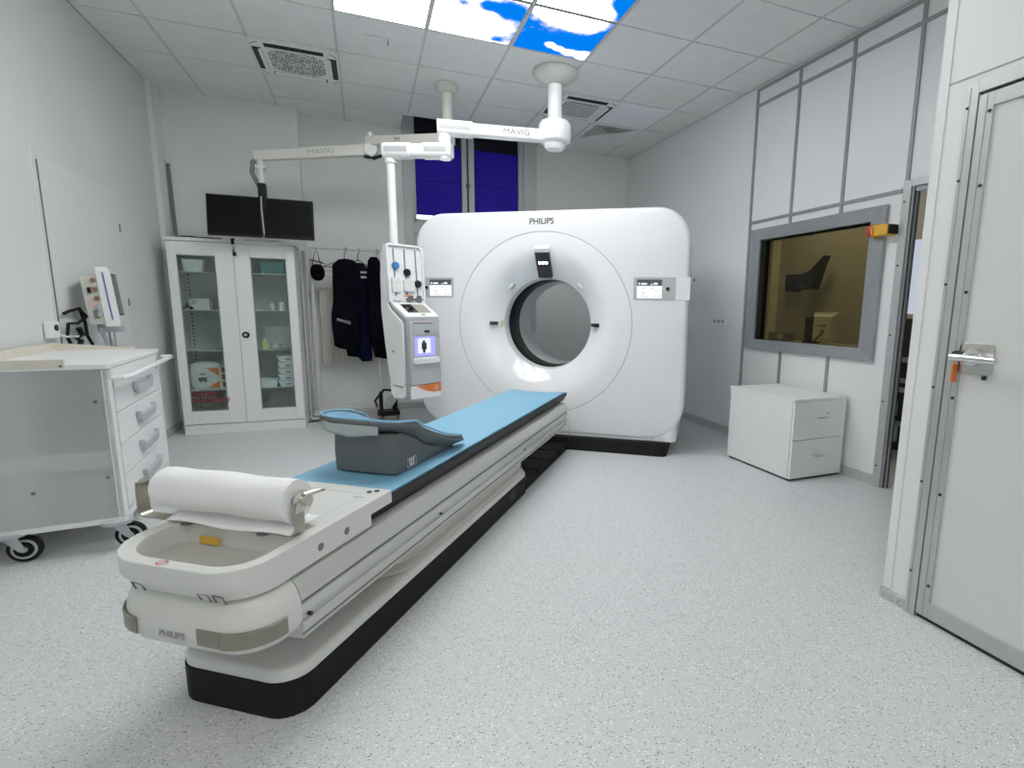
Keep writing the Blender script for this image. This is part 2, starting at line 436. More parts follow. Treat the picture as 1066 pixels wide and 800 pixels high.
# skirting
sk = B()
sk.box(XR - .012, XR, -.44, YB, 0, .07)
struct(sk.build('baseboard_right', 'cove', flat=True))
struct(B().box(NX - .012, NX, DY1 + .032, -1.516, 0, .045).box(NX - .012, NX + .06, -1.516, -1.506, 0, .045).build('baseboard_near', 'cove', flat=True))
struct(B().box(XL, XL + .012, YR, 3.05, 0, .07).build('baseboard_left', 'cove', flat=True))
struct(B().box(.76, XR, YB - .012, YB, 0, .07).box(-.3, .76, 3.248, 3.26, 0, .07).build('baseboard_back', 'cove', flat=True))

# panel trims on the right wall
tr = B(); W = .012
def tv(y, z0, z1): tr.box(XR - .012, XR, y - W, y + W, z0, z1)
def th(z, y0, y1): tr.box(XR - .010, XR, y0, y1, z - W, z + W)
tv(1.03, .07, 3.09)
for y in (.54, .04): tv(y, 1.90, 3.09); tv(y, .07, .86)
tv(-.46, 2.02, 3.09); th(3.085, -1.5, 1.045); th(2.955, -1.5, 1.03); th(1.975, -.43, 1.03)
struct(tr.build('trim_1', 'trim_grey', flat=True))

# control-room window: mitred grey frame, dark yellowish lead glass
w1 = thing('window_1', None, None, (XR, .315, 1.38)); struct(w1); w1['label'] = 'wide lead-glass viewing window in a grey mitred metal frame on the panelled wall'
fw = B(); O = (-.665, .665, -.52, .525); I = (-.545, .555, -.435, .430)
oc = [(O[0], O[2]), (O[1], O[2]), (O[1], O[3]), (O[0], O[3])]; ic = [(I[0], I[2]), (I[1], I[2]), (I[1], I[3]), (I[0], I[3])]
for k in range(4):
    j = (k + 1) % 4
    lo = [(-.001, *oc[k]), (-.001, *oc[j]), (-.001, *ic[j]), (-.001, *ic[k])]; hi = [(-.032, *oc[k]), (-.032, *oc[j]), (-.022, *ic[j]), (-.022, *ic[k])]
    fw.loft([lo, hi])
for a, b in ((I[0] - .01, I[0]), (I[1], I[1] + .01)): fw.box(-.0, .1, a, b, I[2], I[3], 1)
fw.box(0, .1, I[0], I[1], I[2] - .01, I[2], 1); fw.box(0, .1, I[0], I[1], I[3], I[3] + .01, 1)
fw.build('window_frame', ['alu_dark', 'gap_black'], w1, bevel=.003)
B().box(.05, .06, I[0], I[1], I[2], I[3]).build('window_pane', 'glass_lead', w1, flat=True)

# back window: two tall sashes with blue blinds, a transom and lower sashes
w2 = thing('window_2', None, None, (0, YB, 0)); struct(w2); w2['label'] = 'tall double window with blue blinds on the back wall behind the scanner'
f = B()
f.box(1.76, 1.86, -.03, .12, .9, 3.64); f.box(3.14, 3.3, -.03, .12, .9, 3.64); f.box(1.86, 3.14, -.03, .12, 3.42, 3.64)   # lining
f.box(1.86, 3.14, -.02, .1, 2.02, 2.14)                                                   # transom
for a, b in ((2.41, 2.465), (2.485, 2.55)): f.box(a, b, -.02, .1, 2.14, 3.42)
f.box(2.465, 2.485, .03, .06, 2.1, 3.42, 1)
for x in (1.86, 3.085): f.box(x, x + .035 if x < 2 else x + .055, 0, .1, 2.1, 3.42)
f.box(1.86, 3.14, 0, .1, 2.14, 2.175)
for a, b in ((1.86, 1.93), (2.38, 2.62), (3.07, 3.14)): f.box(a, b, 0, .1, .95, 2.02)
f.box(1.86, 3.14, 0, .1, .95, 1.05)
f.build('window_frame', ['frame_paint', 'gap_black'], w2, bevel=.004)
for a, b in ((1.895, 2.41), (2.55, 3.085)):
    bl = B(); bl.box(a, b, .03, .036, 2.225, 2.99); bl.box(a, b, .026, .04, 2.60, 2.608, 0)
    bl.build('blind', 'blind_blue', w2, flat=True)
    B().box(a, b, .04, .05, 2.99, 3.42).build('dark_pane', 'night', w2, flat=True)
B().box(1.895, 3.085, .07, .075, 2.17, 3.42).box(1.93, 3.07, .06, .065, 1.05, 2.02).build('window_pane', 'glass_win', w2, flat=True)
B().box(2.452, 2.462, -.035, -.02, 2.55, 2.6).box(2.488, 2.498, -.035, -.02, 2.55, 2.6).build('window_catch', 'grey_dark', w2)
struct(B().box(1.5, 3.6, YB + .6, YB + .62, .3, 4.0).build('backdrop_daylight', 'daylight', flat=True))

# near door in the block: aluminium frame, pale leaf, lever handle
d1 = thing('door_1', None, None, (NX, DY1, 0)); struct(d1); d1['label'] = 'pale flush door with grey aluminium frame close to the camera'
f = B()
f.box(-.016, .06, -.008, .031, 0, DZ + .036); f.box(-.016, .06, DY0 - DY1 - .031, DY0 - DY1 + .008, 0, DZ + .036); f.box(-.016, .06, DY0 - DY1 + .008, -.008, DZ - .004, DZ + .036)
f.box(-.0175, -.015, .017, .0195, 0, DZ + .02, 1)
f.build('door_frame', ['alu', 'text_grey'], d1, bevel=.003)
B().box(.0, .05, DY0 - DY1, -.001, .0, DZ).build('shadow_gap', 'gap_black', d1, flat=True)
lf = B(); LW = DY0 - DY1 + .016
lf.box(-.006, .03, LW + .05, -.056, .08, DZ - .058)
lf.build('door_leaf', 'door_leaf', d1, flat=True)
le = B()
le.box(-.014, .03, -.060, -.0125, .02, DZ - .014); le.box(-.014, .03, LW, LW + .055, .02, DZ - .014); le.box(-.014, .03, LW + .055, -.060, DZ - .060, DZ - .014); le.box(-.014, .03, LW + .055, -.060, .02, .085)
le.box(-.0155, -.013, -.040, -.037, .02, DZ - .02, 1)
le.build('door_edge_profile', ['alu', 'text_grey'], d1, bevel=.002)
sc = B()
for z in (.18, .55, .92, 1.3, 1.66, 1.9):
    sc.cyl((-.0185, .024, z), (-.015, .024, z), .005, n=10); sc.cyl((-.0175, -.05, z - .03), (-.013, -.05, z - .03), .006, n=10)
sc.build('screw', 'gap_black', d1)
hd = B(); hd.mk(); hd.prism(rr(-.165, -.052, .985, 1.092, .012), 'x', -.014, -.006)
hd.build('handle_plate', 'steel', d1, bevel=.001)
lv = B(); lv.cyl((-.012, -.105, 1.045), (-.03, -.105, 1.045), .030, n=24); lv.cyl((-.03, -.105, 1.045), (-.06, -.105, 1.045), .013, n=16)
lv.tube([(-.058, -.052, 1.041), (-.06, -.12, 1.042), (-.06, -.20, 1.040)], .0125, 14)
lv.build('door_lever', 'chrome', d1)
B().cyl((-.012, -.145, .975), (-.018, -.145, .975), .008, n=12).cyl((-.03, -.050, 1.048), (-.014, -.050, 1.048), .016, n=14).build('lock_cylinder', 'gap_black', d1)
kt = B(); kt.tube([(0, 0, .0), (-.004, .002, -.02)], .0025, 6); kt.mk().prism(rr(-.012, .012, -.085, -.02, .006), 'y', -.003, .003)
tag(kt.build('key_tag', 'orange', None, loc=(NX - .026, DY1 - .050, 1.035)), 'orange key tag hanging beside the door lever', 'tag')

# doorway to the control room
d2 = thing('door_2', None, None, (XR, -.5, 0)); struct(d2); d2['label'] = 'narrow open doorway with stepped aluminium jamb next to the viewing window'
f = B()
f.box(-.02, .035, .0, .055, 0, 2.03); f.box(-.02, .16, -1.05, .0, 1.985, 2.03)
f.build('door_frame', 'alu', d2, bevel=.003)
f = B(); f.box(-.005, .03, -.012, 0, 0, 1.985); f.box(.010, .035, -.022, -.012, 0, 1.985); f.box(.0, .14, -1.05, -.022, 1.955, 1.985)
f.build('door_jamb', 'alu_dark', d2, bevel=.002)
f = B(); f.box(.004, .010, -.018, -.012, 0, 1.96); f.box(.030, .036, -.027, -.022, 0, 1.955)
f.build('door_seal', 'gap_black', d2, flat=True)
f = B(); f.box(.05, .055, -.03, -.027, 0, 1.95)
sc = B()
for z in (.15, .6, 1.05, 1.5, 1.9): sc.cyl((-.024, .035, z), (-.018, .035, z), .006, n=10)
sc.build('screw', 'gap_black', d2)

# control room shell
CX = 6.45
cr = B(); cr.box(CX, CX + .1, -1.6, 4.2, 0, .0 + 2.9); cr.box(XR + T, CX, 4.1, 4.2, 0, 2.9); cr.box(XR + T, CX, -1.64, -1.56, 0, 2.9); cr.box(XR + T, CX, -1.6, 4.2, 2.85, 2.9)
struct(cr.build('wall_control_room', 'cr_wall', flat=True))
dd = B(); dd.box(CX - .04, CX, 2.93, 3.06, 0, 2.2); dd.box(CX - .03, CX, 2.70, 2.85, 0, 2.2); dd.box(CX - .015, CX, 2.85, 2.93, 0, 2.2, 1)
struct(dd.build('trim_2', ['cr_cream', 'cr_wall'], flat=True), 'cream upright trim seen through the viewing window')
w3 = thing('window_3', None, None, (CX, .7, 1.5)); struct(w3); w3['label'] = 'bright window with brown shade seen through the open doorway'
B().box(-.02, -.012, -.5, .6, -.4, .42).build('window_pane', 'day', w3, flat=True)
B().box(-.03, -.022, -.5, .6, .42, .9).build('shade', 'cr_wall', w3, flat=True)

# ================================================================== CEILING THINGS
lab_sky = {
    (2, 1): 'mostly white cloud ceiling light panel nearest the first air conditioner, small blue patch at its edge',
    (3, 1): 'middle sky-picture ceiling light panel of the row toward the window, white cloud with blue corner',
    (4, 1): 'deep blue sky ceiling light panel closest to the injector ceiling mount',
    (3, 0): 'sky-picture ceiling light panel behind the middle one, cut by the picture edge',
    (4, 0): 'white and blue cloud ceiling light panel directly behind the deep blue one',
    (2, 0): 'cloud ceiling light panel behind the mostly white one',
    (2, -1): 'cloud ceiling light panel in the row farthest from the window, over the cart side',
    (3, -1): 'cloud ceiling light panel in the row farthest from the window, middle place',
    (4, -1): 'cloud ceiling light panel in the row farthest from the window, door side'}
for (i, j), lb in lab_sky.items():
    t = thing('sky_light_panel', lb, 'ceiling light', (i * TILE + .3, j * TILE + .3, CEIL), group='sky-picture ceiling light panels')
    B().box(-.284, .284, -.284, .284, 0, .004).build('diffuser', 'sky', t, flat=True)
    fr = B(); o4 = .2895
    for a in (1, -1): fr.box(-o4, o4, a * .284 if a > 0 else -o4, o4 if a > 0 else -.284, -.002, .008); fr.box(a * .284 if a > 0 else -o4, o4 if a > 0 else -.284, -.284, .284, -.002, .008)
    fr.build('panel_frame', 'ceil_grid', t, flat=True)

def cassette(cx, cy, label, louvre):
    t = thing('air_conditioner', label, 'air conditioner', (cx, cy, CEIL), group='ceiling cassette air conditioners')
    pb = B(); pb.prism(rr(-.300, .300, -.300, .300, .02), 'z', -.028, .006)
    pb.build('panel', 'cab_white', t, bevel=.006)
    if louvre:
        g = B(); g.prism(rr(-.175, .175, -.175, .175, .05), 'z', -.0285, -.026, 0)
        for k in range(15):
            x = -.16 + k * .0228; g.box(x, x + .009, -.165, .165, -.033, -.028, 1)
        g.build('grille', ['vent_dark', 'cart_white'], t, flat=True)
    else:
        g = B(); g.prism([(-.195, -.13), (-.13, -.195), (.13, -.195), (.195, -.13), (.195, .13), (.13, .195), (-.13, .195), (-.195, .13)], 'z', -.031, -.027)
        g.build('grille', 'grille_hex', t, flat=True)
    for k in range(4):
        s = B(); s.box(-.20, .20, -.288, -.222, -.0295, -.027); o = s.build('air_slot', 'gap_black', t, flat=True); o.rotation_euler = (0, 0, k * PI / 2)
        v = B(); v.mk().box(-.19, .19, -.013, .013, -.003, .0); v.xf(Matrix.Translation((0, -.236, -.034)) @ Matrix.Rotation(math.radians(28), 4, 'X')); o = v.build('flap', 'cab_white', t, flat=True); o.rotation_euler = (0, 0, k * PI / 2)
        c = B(); c.mk().box(-.04, .04, -.004, .004, -.0295, -.027); c.xf(Matrix.Translation((.265, .265, 0)) @ Matrix.Rotation(-PI / 4, 4, 'Z')); o = c.build('corner_slit', 'grey_dark', t, flat=True); o.rotation_euler = (0, 0, k * PI / 2)
    return t
cassette(.9, 2.1, 'white cassette air conditioner with speckled grille, above the glass-door cabinet', False)
cassette(3.3, 2.1, 'white cassette air conditioner with striped louvre grille, behind the injector ceiling column', True)
t = thing('ceiling_vent', 'square ceiling vent with dark angled louvres beside the striped air conditioner', 'vent', (3.9, 2.7, CEIL))
v = B(); v.ring(rr(-.293, .293, -.293, .293, .004, 1), rr(-.25, .25, -.25, .25, .004, 1), -.004, .01); v.build('vent_frame', 'cab_white', t, flat=True)
B().box(-.25, .25, -.25, .25, .08, .084).loft([[(*p, .082) for p in rr(-.25, .25, -.25, .25, .002, 1)], [(*p, .008) for p in rr(-.25, .25, -.25, .25, .002, 1)]], cap0=False, cap1=False).build('duct', 'gap_black', t, flat=True)
v = B()
for k in range(6):
    r0 = .246 - k * .040; q0 = rr(-r0, r0, -r0, r0, .002, 1); r1 = max(.003, r0 - .020); q1 = rr(-r1, r1, -r1, r1, .002, 1)
    v.loft([[(*p, -.004) for p in q0], [(*p, .008) for p in q1]], cap0=False, cap1=False)
v.build('louvre', 'cab_white', t, flat=True)
tag(B().box(3.607, 4.193, 1.807, 2.393, CEIL - .002, CEIL + .006).build('ceiling_panel', 'ceil_tile_white', flat=True), 'plain bluish-white ceiling panel between the striped air conditioner and the wall', 'panel')
ap = B(); ap.prism(rr(1.39, 1.575, 1.44, 1.56, .01), 'z', CEIL - .007, CEIL); ap.box(1.55, 1.56, 1.46, 1.54, CEIL - .0085, CEIL - .006, 1)
tag(ap.build('detector_plate', ['ceil_tile', 'grey_dark']), 'small white plate on the ceiling tile behind the mostly white cloud panel', 'plate')

# ================================================================== CT SCANNER
CT = Vector((2.7228, 1.2545, 0)); RZ = math.radians(54.6 - 90)
def CTW(x, y, z=0): return CT + Matrix.Rotation(RZ, 3, 'Z') @ Vector((x, y, z))
g = thing('ct_scanner', 'large white CT scanner gantry with round bore at the end of the patient table', 'scanner', CT, RZ)
gx, gz = -.045, 1.058; ox, hw, oz0, oz1, rt, rb = -.03, 1.18, .125, 1.985, .27, .31
NA = 240
def in_rr(x, z, ins):
    x0, x1, z0, z1 = ox - hw + ins, ox + hw - ins, oz0 + ins, oz1 - ins
    if not (x0 <= x <= x1 and z0 <= z <= z1): return False
    for cx_, cz_, r, sx, sz in ((x0 + rb - ins, z0 + rb - ins, rb - ins, -1, -1), (x1 - rb + ins, z0 + rb - ins, rb - ins, 1, -1), (x0 + rt - ins, z1 - rt + ins, rt - ins, -1, 1), (x1 - rt + ins, z1 - rt + ins, rt - ins, 1, 1)):
        if (x - cx_) * sx > 0 and (z - cz_) * sz > 0: return (x - cx_) ** 2 + (z - cz_) ** 2 <= r * r
    return True
def outl(ins, y):
    pts = []
    for k in range(NA):
        a = 2 * PI * k / NA; c, s_ = math.cos(a), math.sin(a); lo, hi = .3, 2.2
        for _ in range(40):
            md = (lo + hi) / 2
            if in_rr(gx + c * md, gz + s_ * md, ins): lo = md
            else: hi = md
        pts.append((gx + c * lo, y, gz + s_ * lo))
    return pts
def circ(r, y): return [(gx + r * math.cos(2 * PI * k / NA), y, gz + r * math.sin(2 * PI * k / NA)) for k in range(NA)]
B().loft([outl(0, .20), outl(0, .045), outl(.003, .028), outl(.010, .014), outl(.022, .005), outl(.04, 0), circ(.760, 0), circ(.7575, .008)], cap0=False, cap1=False).build('front_cover', 'gantry_white', g, ang=50)
fp = [(.7575, .008), (.755, .006), (.752, 0), (.70, 0), (.65, .0), (.61, .004), (.575, .012), (.54, .026), (.505, .046), (.47, .07), (.44, .093), (.417, .112), (.402, .125), (.392, .134)]
B().loft([circ(r, y) for r, y in fp], cap0=False, cap1=False).build('bore_funnel', 'funnel_white', g, ang=60)
B().loft([circ(.392, .134), circ(.388, .142), circ(.382, .155), circ(.380, .215)], cap0=False, cap1=False).build('bore_rim', 'liner', g, ang=60)
B().loft([circ(.380, .215), circ(.377, .218), circ(.377, .475), circ(.380, .478)], cap0=False, cap1=False).build('bore_ring', 'black', g, ang=60)
B().loft([circ(.380, .478), circ(.378, .60), circ(.378, .80), circ(.395, .86), circ(.45, .93)], cap0=False, cap1=False).build('bore_liner', 'liner', g, ang=60)
B().loft([outl(.012, .20), outl(.012, .86), outl(.06, .93), circ(.45, .93)], cap0=False, cap1=False).build('rear_body', 'gantry_white', g, ang=50)
B().loft([outl(.016, .196), outl(.016, .204)], cap0=False, cap1=False).build('cover_gap', 'grey_dark', g)
sk = B(); sk.prism(rr(-1.06, 1.03, -.03, .85, .05), 'z', 0, .115); sk.build('base_skirt', 'rubber', g, bevel=.006)
for x in (.20, .915): B().box(x, x + .005, -.033, -.028, 0, .115).build('skirt_joint', 'gap_black', g, flat=True)
B().loft([circ(.7590, .0045), circ(.7540, .0045)], cap0=False, cap1=False).build('cover_groove', 'text_grey', g, ang=60)
lo = B(); lo.prism(rr(-.95, 1.10, .012, .82, .06), 'z', .115, .26); lo.build('lower_body', 'gantry_white', g, bevel=.01)
B().box(.200, .2025, -.0008, .001, .13, .36).build('cover_seam', 'text_grey', g, flat=True); B().box(.905, .908, -.0008, .001, .13, .17).build('cover_seam', 'text_grey', g, flat=True)
text('logo_lettering', 'PHILIPS', .066, 'text_dark', g, (-.055, -.0012, 1.893), FRONT, bold=.0016)
# display over the bore
du = B(); du.mk()
du.prism(rr(-.062, .062, -.125, .125, .012), 'z', 0, .03)
ROT = Matrix.Translation((gx - .0, .048, gz + .508)) @ Matrix.Rotation(math.radians(120), 4, 'X')
du.xf(ROT); dsp = du.build('bore_display', 'black_gloss', g, bevel=.003)
dc = B(); dc.mk().box(-.064, .064, .105, .145, -.02, .034); dc.xf(ROT); dc.build('display_cap', 'white', g, bevel=.006)
dl = B(); dl.mk()
for k in (-1, 0, 1): dl.box(k * .028 - .0105, k * .028 + .0105, .005, .025, .030, .0315)
dl.xf(ROT); dl.build('display_light', 'led_white', dsp, flat=True)
# laser slots and small sensors in the funnel
for a, r0, r1 in ((PI, .445, .565), (0, .42, .49)):
    s = B(); s.mk(); rm = (r0 + r1) / 2
    s.prism(rr(-(r1 - r0) / 2, (r1 - r0) / 2, -.016, .016, .012), 'y', -.012, .05)
    s.xf(Matrix.Translation((gx + rm * math.cos(a), .070, gz)) @ Matrix.Rotation(math.radians(33) * (1 if a == 0 else -1), 4, 'Z')); s.build('laser_slot', 'black_gloss', g)
B().box(gx - .413, gx - .40, .10, .14, gz - .025, gz + .025).build('laser_lens', 'yellow_green', g)
for a in (math.radians(133), math.radians(47)):
    s = B(); s.mk().prism(rr(-.03, .03, -.03, .03, .008), 'y', -.004, .02); rm = .455
    s.xf(Matrix.Translation((gx + rm * math.cos(a), .085, gz + rm * math.sin(a))) @ Matrix.Rotation(-a + PI / 2, 4, 'Y') @ Matrix.Rotation(math.radians(-30), 4, 'X')); s.build('microphone', 'gantry_grey', g)
# operator panels
def panel(x0, x1, z0, z1, s0, s1, bx, nm):
    p = B(); p.prism(rr(x0, x1, z0, z1, .008), 'y', -.004, .002); po = p.build('control_panel', 'arm_inlay', g, bevel=.001)
    s = B(); zt = z0 + .016; ztop = z1 - .018; zs = ztop - (ztop - zt) * .34
    s.box(s0, s1, -.006, -.003, zt, zs, 0); s.box(s0, s1, -.006, -.003, zs, ztop, 1)
    so = s.build('screen', ['screen_white', 'screen_bar'], po, flat=True)
    w = s1 - s0
    for f0, f1, q0, q1 in ((.06, .12, .01, .024), (.17, .40, .01, .022), (.55, .63, .008, .015), (.67, .82, .01, .024)): B().box(s0 + f0 * w, s0 + f1 * w, -.0066, -.0058, zs + q0, zs + q1).build('readout', 'screen_white', so, flat=True)
    for fx, fz in ((.18, .45), (.22, .3), (.30, .42), (.25, .12), (.38, .12), (.70, .12), (.88, .12), (.58, .75), (.25, .78), (.75, .55)):
        B().box(s0 + fx * w, s0 + (fx + .05) * w, -.0066, -.0058, zt + fz * (zs - zt), zt + fz * (zs - zt) + .008).build('icon', 'arm_inlay', so, flat=True)
    B().lathe([(.014, .0), (.014, -.008), (.011, -.010)], (bx, -.004, (z0 + z1) / 2), 'y', 18).build('stop_button', 'black', po)
panel(-1.12, -.85, 1.272, 1.445, -1.075, -.87, -1.105, 'L')
panel(.715, 1.045, 1.268, 1.447, .742, .94, .985, 'R')
B().box(1.05, 1.158, -.003, .002, 1.270, 1.447).build('side_flap', 'gantry_white', g, bevel=.001)

# cable cover on the floor between table and gantry
cc = thing('cable_cover', 'low black segmented floor cover between table base and scanner', 'cable cover', CT, RZ)
b = B(); b.box(-.19, .19, -1.09, -.035, 0, .03); b.build('cover_base', 'rubber', cc, bevel=.004)
b = B()
for k, y in enumerate((-1.07, -.81, -.55, -.29)):
    for x0, x1 in ((-.185, -.005), (.005, .185)): b.box(x0, x1, y, y + .24, .028, .062)
b.build('cover_tiles', 'rubber', cc, bevel=.008)

# ================================================================== PATIENT TABLE
t = thing('patient_table', 'long white CT patient table on a black plinth in the middle of the room', 'table', CT, RZ)
b = B(); b.prism(rr(-.235, .205, -3.13, -1.10, (.09, .09, .05, .05), 8), 'z', 0, .115); b.build('plinth', 'rubber', t, bevel=.006)
b = B()
for y0, y1 in ((-1.42, -1.32),): b.prism(rr(y0, y1, .035, .09, .008), 'x', .203, .207)
b.build('plinth_hatch', 'black', t)
op = lambda i, z: [(*p, z) for p in rr(-.231 + i, .201 - i, -3.126 + i, -1.104 - i, (max(.02, .088 - i), max(.02, .088 - i), .048, .048), 8)]
b = B(); b.loft([op(0, .115), op(0, .137), op(.003, .144), op(.010, .149), op(.02, .150)]); b.build('base_cover', 'table_white', t, ang=50)
# bellows in three tiers
b = B(); yb0, yb1 = -2.60, -1.13
def tier(i, z): return [(*p, z) for p in rr(-.205 + i, .196 - i, yb0 + i * 1.6, yb1 - i, (.14 - i * .3, .14 - i * .3, .05, .05), 8)]
prof = [(.004, .150), (.0, .158), (.0, .170), (.012, .182), (.015, .186), (.008, .194), (.010, .222), (.026, .234), (.029, .239), (.020, .248), (.022, .285), (.035, .30)]
b.loft([tier(i, z) for i, z in prof]); b.build('bellows', 'table_cream', t, ang=28)
# carriage rails
half = [(.0, .455), (.222, .455), (.236, .45), (.252, .425), (.258, .405), (.258, .392), (.250, .390), (.250, .381), (.258, .379), (.2585, .352), (.249, .349), (.249, .330), (.2585, .327), (.259, .300), (.252, .296), (.252, .291), (.259, .289), (.256, .280), (.20, .276), (.0, .276)]
rp = half + [(-x, z) for x, z in half[-2:0:-1]]
b = B(); b.prism(rp, 'y', -3.129, -.30); ro = b.build('carriage_rail', 'rail_grey', t, bevel=.0015, seg=1)
b = B()
for sx in (1, -1):
    for z0, z1 in ((.3815, .3895),): b.box(sx * .2505 - .001, sx * .2505 + .001, -3.128, -.301, z0, z1)
    b.box(sx * .2525 - .001, sx * .2525 + .001, -3.128, -.301, .2915, .2955)
b.build('rail_groove', 'grey_dark', ro, flat=True)
b = B(); b.box(.2495, .2515, -3.127, -.31, .331, .348); b.build('rail_track', 'alu', ro, flat=True)
b = B(); b.cyl((.25, -3.10, .34), (.262, -3.10, .34), .006, n=12); b.cyl((.25, -2.35, .34), (.262, -2.35, .34), .005, n=12); b.cyl((.25, -1.3, .34), (.262, -1.3, .34), .005, n=12); b.build('rail_screw', 'gap_black', ro)
b = B(); b.prism([(x * 1.004, z + .001 if z > .4 else z - .001) for x, z in rp], 'y', -.30, -.285); b.build('rail_end_cap', 'table_white', t, bevel=.002)
# rounded foot-end housing
def hs(i, z, dy=0):
    return [(*p, z) for p in rr(-.248 + i, .260 - i, -3.288 + i + dy, -3.13, (.150 - i * .6, .105 - i * .5, .002, .002), 12)]
b = B(); b.loft([hs(.06, .292), hs(.035, .299), hs(.015, .313), hs(.003, .335), hs(.0, .36), hs(.001, .385), hs(.006, .410), hs(.016, .436), hs(.030, .452), hs(.05, .460), hs(.10, .462)])
ho = b.build('foot_housing', 'table_white', t, ang=50)
def strip(y_from_x, lo, hi, nm):
    pts = rr(-.249, .261, -3.289, -3.13, (.150, .105, .002, .002), 24)
    path = [p for p in pts if lo(p)]
    b = B(); ins = []
    for z, off in ((.338, 0), (.341, .003), (.380, .003), (.383, 0)):
        ins.append([(p[0] * (1 + off / .266), p[1] - off, z) for p in path])
    b.loft(ins, closed=False, cap0=False, cap1=False)
    return b.build(nm, 'bumper', ho, solid=.004)
strip(None, lambda p: p[0] > .10 and p[1] < -3.135, None, 'bumper_strip')
strip(None, lambda p: p[0] < -.105 and p[1] < -3.135, None, 'bumper_strip')
# widen the straight part of the strip toward the lettering
b = B(); b.box(.085, .158, -3.2918, -3.285, .3385, .3825); b.build('bumper_strip', 'bumper', ho, bevel=.0015)
text('logo_lettering', 'PHILIPS', .026, 'text_grey', ho, (.002, -3.2892, .352), FRONT, bold=.0006, shear=.15)
# foot-end tray with grab loop
b = B()
outer = rr(-.243, .237, -3.303, -2.78, (.165, .115, .004, .004), 10); inner = rr(-.203, .205, -3.268, -3.07, (.135, .085, .03, .03), 10)
outer0 = rr(-.243 + .03, .237, -3.303 + .022, -2.78, (.15, .105, .004, .004), 10)
mid0 = rr(-.243 + .012, .237, -3.303 + .012, -2.78, (.155, .11, .004, .004), 10)
b.loft([[(*p, .462) for p in outer0], [(*p, .480) for p in mid0], [(*p, .50) for p in outer], [(*p, .547) for p in outer], [(*p, .547) for p in inner], [(*p, .470) for p in inner]], cap1=False)
to = b.build('foot_tray', 'table_white', t, bevel=.006, seg=3)
b = B(); b.prism(rr(-.215, .21, -3.275, -3.05, (.14, .08, .02, .02), 8), 'z', .4625, .487); b.build('tray_floor', 'table_cream', to)
b = B(); b.prism(rr(-.235, .235, -2.80, -2.655, .006), 'z', .500, .5465); b.build('tray_lip', 'table_white', to, bevel=.004)
b = B(); b.ring(rr(-.14, .17, -2.95, -2.72, .025), rr(-.1385, .1685, -2.9485, -2.7215, .024), .5465, .5475); b.build('inset_line', 'text_light', to, flat=True)
for y in (-3.02, -2.905):
    b = B(); b.lathe([(.012, 0), (.012, .003), (.009, .004)], (.2345, y, .498), 'x', 18); b.build('bolt', 'grey_dark', to)
b = B(); b.cyl((.175, -2.70, .546), (.175, -2.70, .549), .009, n=14); b.cyl((.195, -2.685, .546), (.195, -2.685, .549), .009, n=14); b.build('vent_hole', 'gap_black', to)
b = B(); b.box(.15, .19, -2.755, -2.75, .5465, .5485); b.build('pad_mark', 'text_light', to)
for x in (-.09, .12, .165):
    b = B(); b.tube([(x - .015, -3.283, .461), (x - .015, -3.292, .484), (x + .015, -3.292, .484), (x + .015, -3.283, .461)], .0022, 6); b.build('clip', 'grey_dark', to)
b = B(); b.lathe([(.014, .5472), (.014, .5482)], (.0, 0, 0), 'z', 20); 
mk_ = B(); mk_.ring([(-.005 + .016 * math.cos(k * PI / 10), -3.286 + .012 * math.sin(k * PI / 10)) for k in range(20)], [(-.005 + .0135 * math.cos(k * PI / 10), -3.286 + .0095 * math.sin(k * PI / 10)) for k in range(20)], .547, .5478)
mk_.mk().box(-.014, .014, -.0015, .0015, .547, .5478); mk_.xf(Matrix.Translation((-.005, -3.286, 0)) @ Matrix.Rotation(.7, 4, 'Z'))
mk_.build('warning_mark', 'red', to, flat=True)
b = B(); b.box(-.13, -.06, -3.082, -3.079, .492, .515); b.build('label_sticker', 'yellow', to, flat=True)
# carbon top under the mattress
cp = [(-.232, .545), (-.228, .52), (-.20, .475), (-.16, .458), (.16, .458), (.20, .475), (.228, .52), (.232, .545), (.20, .535), (.12, .525), (.0, .52), (-.12, .525), (-.20, .535)]
b = B(); b.prism([(x, z - .016) for x, z in cp], 'y', -2.775, -.21); b.build('table_top', 'black', t, bevel=.002)
# paper-roll holder of flat bent steel
b = B(); 
def bar(pts, w, th):
    p = [Vector(q) for q in pts]; lp = []
    for i, q in enumerate(p):
        d = (p[min(i + 1, len(p) - 1)] - p[max(i - 1, 0)]).normalized(); nrm = Vector((0, 1, 0)); sd = d.cross(nrm).normalized()
        lp.append([q + nrm * w + sd * th, q - nrm * w + sd * th, q - nrm * w - sd * th, q + nrm * w - sd * th])
    b.loft(lp)
yy = -3.062
bar([(-.352, yy, .655), (-.356, yy, .625), (-.356, yy, .575), (-.354, yy, .560), (-.342, yy, .5505), (-.2, yy, .5500), (.17, yy, .5500), (.193, yy, .5505), (.204, yy, .558), (.208, yy, .575), (.208, yy, .612), (.206, yy, .645)], .018, .0022)
hb = b.build('roll_holder', 'steel_brown', t, ang=50)
b = B(); 
bar([(-.352, yy, .650), (-.345, yy + .004, .664), (-.325, yy + .02, .672), (-.27, yy + .035, .692)], .014, .002); b.build('holder_end', 'steel', hb, ang=50); b = B(); bar([(.208, yy, .612), (.209, yy + .008, .645), (.208, yy + .03, .66)], .016, .002)
b.build('holder_end', 'steel', hb, ang=50)
b = B(); b.cyl((-.345, yy + .02, .64), (.225, yy + .02, .64), .010, n=14); b.build('holder_rod', 'steel', hb)
